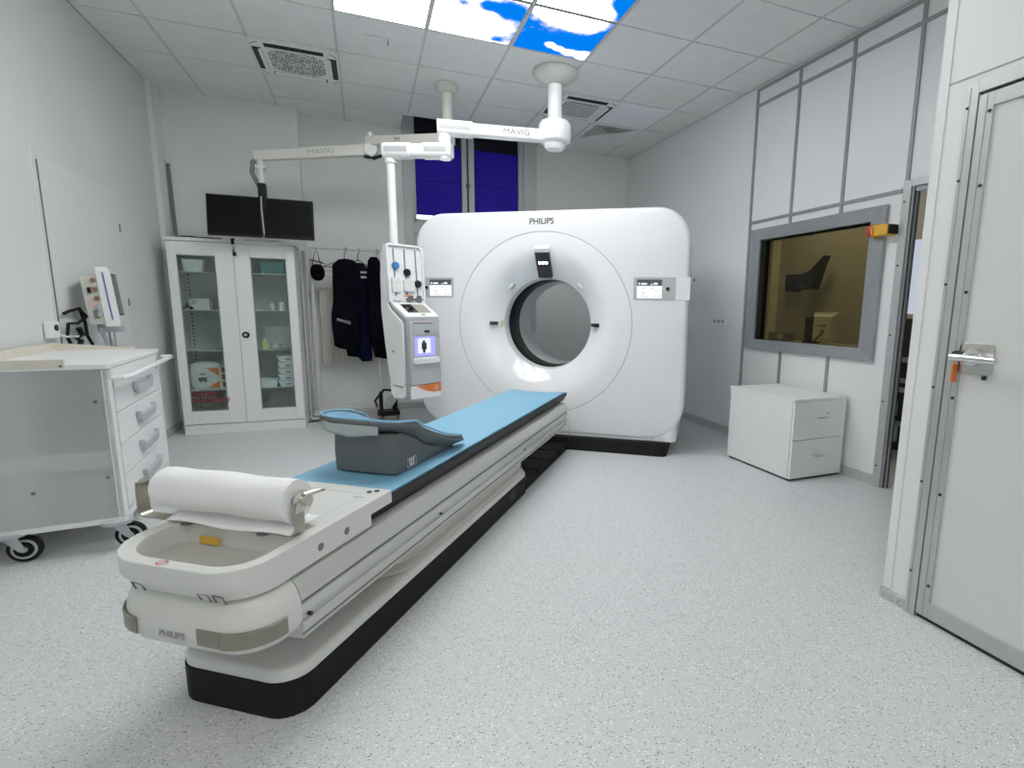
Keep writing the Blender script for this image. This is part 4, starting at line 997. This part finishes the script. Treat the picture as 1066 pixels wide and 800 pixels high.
# resuscitation bag pack and picture box
b = B()
bag = thing('supply_bag', 'clear supply bag with orange corner prints on the lower shelf of the glass cabinet', 'bag', kloc(-.30, .14, .41))
b.loft([[(x * s + .012 * math.sin(5 * x), y * s * .5, z) for x, y in rr(-.125, .105, -.12, .12, .03)] for s, z in ((.8, 0), (1, .03), (1.02, .13), (.98, .20), (.92, .235), (.5, .25))]); b.build('bag_body', 'pouch_clear', bag)
b = B()
for z0, z1, z2 in ((.195, .195, .12), (.015, .015, .075)): b.prism([(.0, z0), (.095, z1), (.095, z2)], 'y', -.066, -.063)
b.build('bag_corner_print', 'orange', bag, flat=True)
b = B(); b.box(-.065, .0, -.067, -.064, .075, .11); b.box(-.055, -.045, -.067, -.064, .06, .08); b.box(-.015, -.005, -.067, -.064, .06, .08); b.box(-.05, -.005, -.067, -.064, .135, .145); b.build('bag_print', 'text_dark', bag, flat=True)
pb_ = thing('picture_box', 'narrow cream box with dark picture squares beside the supply bag', 'box', kloc(-.165, .13, .41))
B().box(-.035, .035, -.07, .07, 0, .215).build('box_body', 'cream', pb_, bevel=.002)
b = B()
for z in (.02, .09, .155): b.box(-.012, .032, -.0715, -.070, z, z + .048)
b.build('box_picture', 'brown_port', pb_, flat=True)
for i, (x, w, h, m, lb) in enumerate(((-.30, .055, .055, 'cab_white', 'white box on the cabinet floor below the supply bag'), (-.20, .045, .075, 'grey_dark', 'dark box on the cabinet floor below the picture box'), (.20, .06, .04, 'cab_inner', 'grey low box on the cabinet floor below the single tray'), (.30, .045, .06, 'pale_pink', 'pinkish box on the cabinet floor below the stacked trays'), (.392, .03, .07, 'red', 'dark red box in the lower corner of the glass cabinet'))):
    b = B(); b.box(-w, w, -.05, .05, 0, h); b.box(-w * .6, w * .6, -.0515, -.05, h * .3, h * .6, 1)
    tag(b.build('small_box', [m, 'text_grey'], None, bevel=.002, loc=kloc(x, .11 + .02 * (i % 2), .12)), lb, 'box')

# ================================================================== CART
q = thing('medical_cart', 'white four-drawer medical cart on casters by the left wall', 'cart', (.19, .10, 0), math.radians(5.6))
CD, CL = .478, .95
b = B(); b.box(-CD, -.02, .0, CL, .165, .885); b.box(-CD, -.001, .0, .014, .165, .885); b.build('carcass', 'cart_side', q, bevel=.002)
b = B(); b.box(-CD, .002, .0, CL, .14, .17); b.box(-.02, .002, 0, .05, .165, .89); b.box(-.02, .002, CL - .04, CL, .165, .89); b.box(-.02, .002, 0, CL, .828, .89); b.build('front_frame', 'cart_white', q, bevel=.002)
b = B(); b.box(-CD, .008, -.004, CL + .004, .885, .910); b.build('worktop', 'cart_white', q, bevel=.004)
b = B(); b.box(-CD, -CD + .012, .0, CL, .91, .955); b.box(-CD, -.10, CL - .012, CL, .91, .925); b.prism([(-CD, .91), (-.1, .91), (-.1, .918), (-CD, .955)], 'y', CL - .013, CL); b.build('back_rail', 'cream', q, bevel=.001)
b = B(); b.box(-CD, -.142, -.006, .012, .895, .935); b.build('front_rail', 'cream', q, bevel=.003)
B().cyl((-.155, -.006, .905), (-.155, -.010, .905), .006, n=10).build('rail_screw', 'grey_dark', q)
b = B()
for x, z in ((-.055, .735), (-.045, .37), (-.31, .33)): b.cyl((x, .001, z), (x, -.003, z), .008, n=12)
b.build('side_plug', 'grey_dark', q)
zz = [.826, .667, .510, .352, .19]
for i in range(4):
    b = B(); b.box(-.018, .006, .055, CL - .045, zz[i + 1] + .004, zz[i] - .002); d_ = b.build('drawer', 'cart_white', q, bevel=.003)
    zc = (zz[i] + zz[i + 1]) / 2 + .005
    b = B(); b.prism([(.36, zc - .032), (.64, zc - .032), (.66, zc + .005), (.665, zc + .03), (.645, zc + .03), (.64, zc + .012), (.36, zc + .012), (.355, zc + .03), (.335, zc + .03), (.34, zc + .005)], 'x', .006, .03)
    b.build('drawer_handle', 'plastic_grey', d_, bevel=.006)
b = B(); b.prism(rr(CL - .12, CL - .07, .795, .808, .004), 'x', .006, .009); b.build('drawer_lock', 'plastic_grey', q)
b = B(); b.tube([(.0, .05, .835), (.045, .05, .838), (.06, .075, .84), (.062, .5, .848), (.06, CL + .04, .853), (.05, CL + .09, .853), (.0, CL + .10, .85)], .013, 12); b.build('push_handle', 'white', q)
for x, y in ((-.425, .045), (-.04, .04), (-.40, CL - .06), (-.04, CL - .06)):
    b = B(); b.prism(rr(x - .09 + .03, x + .06, y - .06, y + .05, .04), 'z', .128, .150); c_ = b.build('caster', 'plastic_grey', q, bevel=.006)
    b = B(); b.prism([(x - .02, .13), (x + .035, .13), (x + .055, .075), (x + .045, .055), (x + .03, .065)], 'y', y - .038, y - .032); b.prism([(x - .02, .13), (x + .035, .13), (x + .055, .075), (x + .045, .055), (x + .03, .065)], 'y', y + .032, y + .038); b.build('caster_fork', 'plastic_grey', c_)
    b = B(); b.lathe([(.045, -.012), (.060, -.014), (.0625, -.008), (.0625, .008), (.060, .014), (.045, .012)], (x + .045, y, .0625), 'y', 28); b.build('caster_tyre', 'rubber', c_)
    b = B(); b.lathe([(.046, -.016), (.046, .016)], (x + .045, y, .0625), 'y', 24); b.lathe([(.036, -.018), (.036, .018)], (x + .045, y, .0625), 'y', 24, 1); b.lathe([(.014, -.022), (.014, .022)], (x + .045, y, .0625), 'y', 14, 0); b.build('caster_hub', ['plastic_grey', 'rubber'], c_)

# bedside monitor on a stand behind the cart
dv = thing('patient_monitor', 'beige bedside patient monitor with coloured side sockets, tilted on a pole behind the cart', 'monitor', (-.205, 1.26, 0), math.radians(13))
TL = Matrix.Translation((0, 0, 1.04)) @ Matrix.Translation((.012, 0, 0)) @ Matrix.Scale(.76, 4, (1, 0, 0)) @ Matrix.Rotation(math.radians(-6), 4, 'Y')
b = B(); b.mk().box(-.125, -.02, 0, .22, .02, .325); b.xf(TL); b.build('rear_module', 'beige', dv, bevel=.006)
b = B(); b.mk().prism([(-.03, .0), (.06, -.01), (.072, .02), (.072, .33), (.06, .365), (-.02, .37)], 'y', -.01, .24); b.xf(TL); b.build('front_module', 'white', dv, bevel=.006)
b = B(); b.mk().box(.020, .030, -.0125, -.009, .04, .335); b.xf(TL); b.build('side_stripe', 'violet', dv, flat=True)
b = B(); b.mk().box(.071, .075, .01, .21, .06, .325); b.box(.0725, .0765, .02, .2, .07, .315, 1); b.xf(TL); b.build('screen', ['black', 'grey_dark'], dv)
for z, m in ((.29, 'brown_port'), (.235, 'brown_port'), (.18, 'brown_port'), (.13, 'plastic_grey'), (.08, 'plastic_grey')):
    b = B(); b.mk().lathe([(.016, 0), (.016, -.012), (.010, -.014)], (-.045, -.001, z), 'y', 16); b.xf(TL); b.build('socket', m, dv)
for x0, x1, d0, z0, z1, m, nm in ((-.092, -.070, -.012, .215, .25, 'black', 'socket'), (-.085, -.055, -.012, .055, .11, 'grey_dark', 'socket'), (-.110, -.072, -.003, .13, .165, 'pale_pink', 'label_sticker')):
    b = B(); b.mk().box(x0, x1, d0, 0, z0, z1); b.xf(TL); b.build(nm, m, dv)
b = B(); b.box(-.06, .06, .05, .18, 1.0, 1.045); b.build('tilt_mount', 'plastic_grey', dv, bevel=.006)
b = B(); b.tube([(.0, .11, .05), (.0, .11, 1.01)], .018, 14); b.build('pole', 'chrome', dv)
b = B(); b.tube([(-.05, .10, 1.12), (-.045, .04, 1.03), (-.03, .08, .96), (-.01, .09, .80)], .012, 8); b.build('cable', 'plastic_grey', dv)
b = B()
for a in range(5): b.tube([(0, .11, .07), (.13 * math.cos(a * 2 * PI / 5 + .3), .11 + .13 * math.sin(a * 2 * PI / 5 + .3), .045)], .014, 8)
b.build('stand_foot', 'grey_dark', dv)
b = B()
for a in range(5): b.lathe([(.022, -.01), (.022, .01)], (.13 * math.cos(a * 2 * PI / 5 + .3), .11 + .13 * math.sin(a * 2 * PI / 5 + .3), .022), 'x', 14)
b.build('stand_caster', 'rubber', dv)
# left wall bits
b = B(); b.box(XL, XL + .012, 1.045, 1.062, .98, 2.035); struct(b.build('trim_3', 'wall_paint', flat=True))
b = B(); b.box(XL, XL + .006, 1.122, 1.128, .4, 1.99); struct(b.build('trim_4', 'grey_dark', flat=True))
tag(B().box(XL, XL + .005, 1.13, 2.14, .55, 2.01).build('wall_board', 'wall_board', None, bevel=.001), 'thin smooth white board fixed on the left wall behind the cart', 'board')
b = B(); b.box(XL, XL + .006, 2.158, 2.168, 1.72, 1.775); b.box(XL, XL + .006, 2.166, 2.176, 1.165, 1.22)
struct(b.build('trim_5', 'grey_dark', flat=True))
so_ = thing('wall_socket', 'white wall socket box with round black outlet above the cart', 'socket', (XL, 1.02, 1.03))
B().prism(rr(-.07, .05, -.05, .045, .008), 'x', .005, .03).build('socket_box', 'cart_white', so_, bevel=.004)
B().cyl((.03, .0, .01), (.036, .0, .01), .018, n=16).build('outlet', 'black', so_)
for i, pth in enumerate(([(-.36, 1.13, 1.12), (-.355, 1.18, 1.135), (-.34, 1.27, 1.15), (-.32, 1.30, 1.10), (-.33, 1.2, 1.06), (-.35, 1.14, 1.06), (-.355, 1.12, .98), (-.35, 1.14, .93)], [(-.35, 1.3, 1.14), (-.34, 1.32, 1.06), (-.33, 1.3, .98), (-.32, 1.33, .92)], [(-.345, 1.24, 1.03), (-.34, 1.26, .99), (-.35, 1.21, .97), (-.345, 1.25, .95), (-.345, 1.22, .91)])):
    b = B(); b.tube(pth, .010 if i < 2 else .016, 8)
    tag(b.build('power_cable', 'black'), ['black cable looping up beside the wall socket', 'black cable hanging straight down behind the patient monitor', 'thick bunched black cable low between socket and patient monitor'][i], 'cable')
tag(B().tube([(-.37, 1.04, 1.0), (-.33, 1.06, .985), (-.34, 1.2, .98), (-.35, 1.3, .985)], .006, 6).build('power_cable', 'cart_white'), 'white cable running from the wall socket along the wall', 'cable')
b = B(); b.tube([(-.332, 3.243, 2.47), (-.318, 3.243, 1.2)], .014, 8)
tag(b.build('wall_pipe', 'grey_dark'), 'dark thin pipe on the wall running down behind the medicine cabinet', 'pipe')
b = B(); b.prism(rr(-.028, .028, -.028, .028, .008), 'x', -.02, .0)
o = b.build('wall_plug', 'cart_white', None, bevel=.003, loc=(-.05, 1.60, .6))
bpy.data.objects.remove(o)

# ================================================================== COAT RACK, GARMENTS, RADIATOR
ra = thing('radiator', 'tall ribbed cream radiator on the back wall behind the hanging aprons', 'radiator', (1.17, YB - .11, .55))
b = B(); b.box(-.32, .32, .02, .06, 0, .82)
for i in range(17): x = -.305 + i * .038; b.prism([(x - .013, .02), (x - .008, .004), (x + .008, .004), (x + .013, .02)], 'z', .02, .80)
b.build('radiator_panel', 'radiator', ra, bevel=.002); 
b = B(); b.box(-.32, .32, .06, .085, .80, .83); b.box(-.32, -.29, .06, .10, .1, .7); b.box(.29, .32, .06, .10, .1, .7); b.build('radiator_bracket', 'radiator', ra)
b = B(); b.tube([(-.33, .05, .02), (-.36, .05, .02), (-.36, .05, -.5)], .009, 8); b.build('radiator_pipe', 'radiator', ra)
rk = thing('coat_rack', 'cream rolling rail rack with casters in front of the radiator', 'coat rack', (1.13, 3.16, 0))
b = B(); b.box(-.33, -.30, -.015, .015, .07, 1.78); b.box(.28, .31, -.015, .015, .07, 1.78); b.build('post', 'rack_paint', rk, bevel=.003)
b = B(); b.box(-.33, .31, -.02, .02, .085, .125); b.box(-.36, -.28, -.18, .18, .065, .09); b.box(.26, .33, -.18, .18, .065, .09); b.build('base_frame', 'rack_paint', rk, bevel=.003)
b = B(); b.cyl((-.34, 0, 1.765), (.40, 0, 1.765), .008, n=12); b.build('hanging_rail', 'frame_paint', rk)
b = B(); b.box(-.31, .29, -.01, .01, 1.53, 1.55); b.box(-.31, .29, -.01, .01, 1.48, 1.50); b.build('mid_bar', 'rack_paint', rk, bevel=.002)
for x in (-.32, .295):
    for y in (-.16, .16):
        b = B(); b.prism([(y - .012, .068), (y + .012, .068), (y + .02, .03), (y - .02, .03)], 'x', x - .016, x + .016); b.lathe([(.027, -.02), (.03, -.012), (.03, .012), (.027, .02)], (x, y, .030), 'x', 16, 1); b.build('caster', ['plastic_grey', 'grey_dark'], rk)
po_ = thing('metal_post', 'grey upright post with small feet between glass cabinet and coat rack', 'post', (.765, 3.03, 0))
b = B(); b.box(-.02, .012, -.012, .012, .04, 1.72); b.build('post_shaft', 'trim_grey', po_, bevel=.002); b = B(); b.box(-.03, -.02, -.03, .02, .04, 1.72); b.box(.015, .022, -.01, .02, .04, 1.70); b.build('post_flange', 'rack_paint', po_)
b = B(); b.box(-.05, .05, -.09, .09, .025, .05); b.build('post_base', 'plastic_grey', po_, bevel=.005)
b = B(); b.lathe([(.02, -.012), (.025, -.008), (.025, .008), (.02, .012)], (-.03, -.08, .025), 'x', 14); b.lathe([(.02, -.012), (.025, -.008), (.025, .008), (.02, .012)], (.03, .07, .025), 'x', 14); b.build('caster', 'grey_dark', po_)
# hangers and lead aprons
def hanger(x, y, label, w=.2, rz=0):
    h = B(); h.tube([(0, 0, .105), (.018, 0, .118), (.03, 0, .10), (.015, 0, .08), (0, 0, .06), (0, 0, .0)], .004, 6); h.tube([(0, 0, 0), (w, 0, -.085), (-w, 0, -.085), (0, 0, 0)], .005, 6)
    return tag(h.build('coat_hanger', 'black', None, loc=(x, y, 1.665), rot=(0, 0, rz)), label, 'hanger', 'black wire hangers on the coat rack')
hanger(1.13, 3.13, 'black wire hanger carrying the wide black apron', .21, .25); hanger(1.26, 3.17, 'black wire hanger carrying the long navy apron', .17, .5); hanger(1.44, 3.15, 'black wire hanger carrying the narrow apron nearest the injector', .17, .6)
def apron(loc, rz, m, label, keys, depth, pocket=None, bottom=None, seed=0):
    a = thing('lead_apron', label, 'apron', loc, rz, 'dark lead aprons on the coat rack')
    rnd = random.Random(seed); ph = [rnd.uniform(0, 6) for _ in range(4)]; n = 40; lps = []
    for z, x0, x1, d in keys:
        l = []
        for k in range(n):
            t_ = 2 * PI * k / n; cx_ = (x0 + x1) / 2; w = (x1 - x0) / 2
            c, s_ = math.cos(t_), math.sin(t_)
            px = cx_ + w * abs(c) ** .6 * (1 if c > 0 else -1)
            fold = .012 * math.sin(px * 38 + ph[0] + z * 3) + .006 * math.sin(px * 75 + ph[1])
            py = d * depth * abs(s_) ** .7 * (1 if s_ > 0 else -1) + fold
            pz = z + (.012 * math.sin(px * 22 + ph[2]) if z < .8 else 0)
            l.append((px, py, pz - loc[2]))
        lps.append(l)
    b = B(); b.loft(lps); b.build('apron_body', m, a, ang=60)
    return a
za = 0
A1 = apron((1.14, 3.09, .74), .1, 'cloth_black', 'wide black apron hanging nearest the cap, with pale lettering on its pouch', [(1.665, -.03, .05, .5), (1.655, -.07, .08, .7), (1.60, -.125, .135, .9), (1.50, -.13, .14, 1), (1.25, -.135, .14, 1), (1.10, -.16, .135, 1.2), (1.0, -.165, .13, 1.2), (.85, -.155, .13, 1.1), (.76, -.15, .10, 1), (.74, -.10, .06, .9)], .045, seed=1)
text('apron_lettering', 'MAVIG', .04, 'text_light', A1, (-.05, -.072, .29), (PI / 2, .3, 0), sx=1.1)
A2 = apron((1.26, 3.235, .58), .3, 'cloth_navy', 'long navy apron hanging between the wide black apron and the narrow one', [(1.64, -.03, .05, .6), (1.60, -.08, .09, .9), (1.4, -.10, .09, 1), (1.1, -.11, .095, 1), (.85, -.12, .10, 1), (.72, -.13, .095, 1.0), (.62, -.03, .095, 1.0), (.58, .0, .08, .9)], .04, seed=2)
A4 = apron((1.15, 3.23, .62), .2, 'cloth_black', 'black apron mostly hidden behind the wide apron, its tail showing below', [(1.55, -.06, .06, .8), (1.2, -.07, .07, 1), (.9, -.07, .05, 1), (.70, -.05, .05, 1), (.64, -.04, .045, .8)], .03, seed=4)
A3 = apron((1.42, 3.12, .62), .3, 'cloth_black', 'narrow dark apron hanging nearest the injector', [(1.70, -.04, .03, .6), (1.66, -.07, .06, .8), (1.5, -.085, .075, 1), (1.2, -.09, .09, 1), (1.0, -.085, .13, 1.1), (.85, -.075, .145, 1.2), (.70, -.05, .14, 1.1), (.63, -.03, .12, 1)], .04, seed=3)

cap = thing('cap', 'black cap hanging by its strap at the end of the coat rack', 'cap', (.875, 3.10, 1.60))
b = B(); l_ = []
for i in range(9):
    v_ = i / 8; a_ = v_ * PI; l_.append([(.068 * math.sin(a_) ** .8 * math.cos(2 * PI * k_ / 20) + .0, .045 * math.sin(a_) ** .8 * math.sin(2 * PI * k_ / 20), -.06 - .085 * math.cos(a_) * 1.0 - .02) for k_ in range(20)])
b.loft(l_); b.build('cap_crown', 'cloth_black', cap, ang=60)
b = B(); b.mk().lathe([(.0, 0), (.05, .004), (.075, .0), (.078, -.006), (.04, -.003)], n=20); b.xf(Matrix.Translation((.0, -.01, .03)) @ Matrix.Rotation(.25, 4, 'Y') @ Matrix.Scale(.5, 4, (0, 1, 0))); b.build('cap_brim', 'cloth_black', cap)
b = B(); b.tube([(-.045, 0, -.03), (-.03, 0, .06), (0, 0, .165), (.02, 0, .06), (.04, 0, -.02)], .0045, 6); b.build('cap_strap', 'black', cap)
# dark wheeled equipment half hidden behind the injector
eq = thing('equipment_trolley', 'low dark wheeled trolley with cables on the floor below the injector', 'trolley', (1.50, 2.86, 0))
b = B(); b.box(-.12, .10, -.07, .10, .05, .10); b.box(-.10, -.06, .0, .04, .10, .30); b.box(.03, .08, -.03, .05, .10, .26); b.build('trolley_frame', 'black', eq, bevel=.006)
b = B(); b.mk().box(-.04, .05, -.06, -.02, -.05, .06); b.xf(Matrix.Translation((.0, -.01, .20)) @ Matrix.Rotation(.6, 4, 'Y')); b.build('grey_cover', 'plastic_grey', eq, bevel=.01)
b = B(); b.tube([(-.10, -.04, .26), (-.05, -.06, .33), (.03, -.05, .32), (.08, -.02, .24), (.06, -.05, .14)], .014, 8); b.tube([(-.12, -.03, .15), (-.14, -.06, .22), (-.08, -.06, .30)], .012, 8); b.build('trolley_cable', 'black', eq)
for x, y in ((-.10, -.05), (.08, -.05), (-.10, .08), (.08, .08)):
    b = B(); b.lathe([(.03, -.012), (.034, -.006), (.034, .006), (.03, .012)], (x, y, .034), 'x', 16); b.build('caster', 'grey_dark', eq)

# ================================================================== RIGHT-HAND THINGS
fc = thing('drawer_unit', 'low white two-drawer pedestal below the viewing window', 'drawer unit', (4.045, -.195, 0), math.radians(.6))
b = B(); b.box(.0, .492, .022, .685, .018, .575); b.build('carcass', 'cab_white', fc, bevel=.002)
B().box(-.004, .496, .0, .69, .575, .592).build('top_board', 'cab_white', fc, bevel=.002)
B().box(.01, .485, .015, .67, 0, .018).build('plinth', 'gap_black', fc)
for z0, z1 in ((.300, .572), (.020, .296)):
    b = B(); b.box(.004, .490, .0, .020, z0, z1); d_ = b.build('drawer', 'wall_panel', fc, bevel=.002); zc = (z0 + z1) / 2 + .02
    b = B(); b.tube([(.195, .0, zc), (.195, -.026, zc), (.205, -.03, zc), (.28, -.03, zc), (.29, -.026, zc), (.29, .0, zc)], .0055, 8); b.build('drawer_handle', 'chrome', d_)
B().cyl((.31, .001, .48), (.31, -.004, .48), .009, n=14).build('drawer_lock', 'chrome', fc)
es = thing('emergency_stop', 'yellow emergency-stop box with red knob on the corner of the viewing window frame', 'switch', (XR, -.36, 1.735))
B().box(-.085, -.0, -.055, .05, -.035, .035).build('switch_box', 'yellow', es, bevel=.006)
b = B(); b.lathe([(.020, .05), (.024, .060), (.040, .066), (.043, .082), (.036, .100), (.0, .106)], (-.05, 0, .004), 'y', 22); b.build('stop_knob', 'red', es)
b = B(); b.box(-.08, -.01, -.075, -.055, -.03, .03); b.build('switch_back', 'black', es, bevel=.004)
b = B(); b.lathe([(.05, .048), (.052, .056), (.044, .064)], (-.05, 0, .0), 'y', 22); b.build('knob_collar', 'yellow', es)
ws = thing('wall_socket', 'white triple wall socket on the panel wall between scanner and viewing window', 'socket', (XR, 1.40, 1.09))
B().prism(rr(-.105, .105, -.035, .035, .006), 'x', -.012, 0).build('socket_plate', 'cart_white', ws, bevel=.002)
b = B()
for y in (-.062, 0, .062): b.cyl((-.012, y, 0), (-.016, y, 0), .018, n=16)
b.build('outlet', 'trim_grey', ws)
wsw = thing('wall_switch', 'small white wall switch just beside the edge of the scanner', 'switch', (XR, 1.855, 1.49))
B().prism(rr(-.04, .04, -.05, .05, .006), 'x', -.012, 0).build('switch_plate', 'cart_white', wsw, bevel=.002)
B().box(-.016, -.011, -.006, .012, .005, .035).build('rocker', 'black', wsw)

# control room contents
ds = thing('control_desk', 'long beige desk in the control room behind the viewing window', 'desk', (5.55, 1.3, 0))
B().box(-.5, .5, -.9, 1.5, .82, .86).build('desk_top', 'cr_desk', ds, bevel=.004)
b = B(); b.box(-.45, .45, -.88, -.84, 0, .82); b.box(-.45, .45, 1.44, 1.48, 0, .82); b.build('desk_side', 'cr_desk', ds)
crt = thing('computer_screen', 'beige computer screen seen from behind on the control room desk', 'monitor', (5.62, 1.03, .86), 0)
b = B(); b.loft([[(-.06, -.14, .06), (-.06, .14, .06), (-.06, .14, .32), (-.06, -.14, .32)], [(-.10, -.11, .09), (-.10, .11, .09), (-.10, .11, .29), (-.10, -.11, .29)]]); b.box(-.06, .0, -.15, .15, .04, .335); b.build('screen_case', 'crt_beige', crt, bevel=.008)
b = B(); b.cyl((-.105, -.01, .14), (-.10, -.01, .14), .028, n=16); b.box(-.104, -.10, -.06, .05, .19, .21); b.build('rear_socket', 'grey_dark', crt)
b = B(); b.box(-.12, .02, -.10, .12, .0, .02); b.box(-.07, -.03, -.03, .03, .02, .08); b.build('screen_stand', 'crt_beige', crt, bevel=.004)
b = B(); b.tube([(-.105, 0, .12), (-.13, .04, .06), (-.12, .10, .01), (-.14, -.02, .012)], .008, 6); b.build('screen_cable', 'black', crt)
bk = thing('computer_screen', 'black computer screen beside the beige one in the control room', 'monitor', (5.80, 1.41, .86))
B().box(-.02, .02, -.10, .10, .03, .28).build('screen_case', 'black', bk, bevel=.004); B().box(-.07, .07, -.07, .07, 0, .03).build('screen_stand', 'black', bk, bevel=.004)
bx = thing('desk_box', 'small grey device on the control room desk near the cream trim', 'device', (5.85, 1.92, .86))
B().box(-.08, .08, -.13, .13, 0, .10).build('device_case', 'grey_dark', bx, bevel=.004); B().box(-.082, -.079, -.10, -.02, .02, .08).build('device_panel', 'plastic_grey', bx)
br = thing('screen_bracket', 'black wall bracket with tilted screen in the control room', 'bracket', (CX - .005, 2.38, 1.57))
b = B(); b.box(-.02, -.0, -.10, .03, -.12, .09); b.box(-.14, -.02, -.11, .04, -.12, .09); b.build('wall_plate', 'black', br, bevel=.004)
b = B(); b.tube([(-.10, -.09, .0), (-.14, -.24, .01), (-.15, -.34, .02)], .035, 10); b.tube([(-.10, -.08, -.09), (-.14, -.36, -.10)], .012, 8); b.box(-.20, -.11, -.40, -.28, -.03, .09); b.build('bracket_arm', 'black', br)
b = B(); b.prism([(-.64, .27), (-.60, .20), (-.50, -.11), (-.37, -.10), (-.30, .05), (-.45, .11), (-.55, .20)], 'x', -.24, -.12); b.build('screen', 'black', br, bevel=.004)
b = B(); b.tube([(-.03, .03, .03), (-.02, .10, .04), (-.01, .13, .06)], .010, 6); b.build('bracket_cable', 'black', br)
sr = thing('equipment_rack', 'dark equipment rack with pale shelves glimpsed through the open doorway', 'rack', (5.9, -.06, 0))
b = B(); b.box(-.3, .3, -.42, .42, 0, 1.15); b.build('rack_body', 'gap_black', sr, bevel=.004)
b = B()
for z in (.22, .52, .60, .78): b.box(-.32, -.30, -.42, .42, z, z + .04)
b.build('rack_shelf', 'trim_grey', sr)
b = B()
for z, y in ((.30, .30), (.66, .33), (.08, .27)): b.prism(rr(y - .04, y + .05, z, z + .14, .01), 'x', -.325, -.30)
b.build('rack_device', 'plastic_grey', sr)
tag(B().box(5.62, 6.0, -.1, .3, 1.15, 1.19).build('paper_stack', 'pale_pink'), 'pinkish paper on top of the equipment rack', 'paper')

# ================================================================== CAMERA
cam = bpy.data.cameras.new('camera'); co = bpy.data.objects.new('camera', cam); COL.objects.link(co)
cam.sensor_width = 36; cam.sensor_fit = 'HORIZONTAL'; cam.lens = 545.35 / 1066 * 36
cam.shift_x = (533 - 601.93) / 1066; cam.shift_y = (408.5 - 400) / 1066; cam.clip_start = .02
Rw = [(.92875139, -.3704227, .01441809), (-.04499674, -.1512548, -.98747014), (.36796216, .9164655, -.15714592)]
co.matrix_world = Matrix(((Rw[0][0], -Rw[1][0], -Rw[2][0], 1.3214), (Rw[0][1], -Rw[1][1], -Rw[2][1], -2.9493), (Rw[0][2], -Rw[1][2], -Rw[2][2], 1.1923), (0, 0, 0, 1)))
SC.camera = co

# ================================================================== LIGHT
def area(name, loc, sx, sy, p, col=(1, 1, 1), rot=(0, 0, 0)):
    l = bpy.data.lights.new(name, 'AREA'); l.shape = 'RECTANGLE'; l.size = sx; l.size_y = sy; l.energy = p; l.color = col
    o = bpy.data.objects.new(name, l); COL.objects.link(o); o.location = loc; o.rotation_euler = rot; return o
area('added_fill_rear', (1.5, -3.3, CEIL - .02), 2.4, .6, 25, (1, 1, .98))  # unseen fill light added behind the camera to lift faces turned toward it
area('added_fill_control_room', (5.6, 1.6, 2.8), .6, .6, 14, (1, .93, .75))  # fill light added to brighten the control room, stands for no fixture
wd = bpy.data.worlds.new('world'); SC.world = wd; wd.use_nodes = True
wd.node_tree.nodes['Background'].inputs[0].default_value = (.8, .87, 1, 1); wd.node_tree.nodes['Background'].inputs[1].default_value = .4
SC.view_settings.view_transform = 'Standard'; SC.view_settings.look = 'None'; SC.view_settings.exposure = 0.22; SC.view_settings.gamma = 1.15
SC.cycles.max_bounces = 10; SC.cycles.diffuse_bounces = 6; SC.cycles.transparent_max_bounces = 12
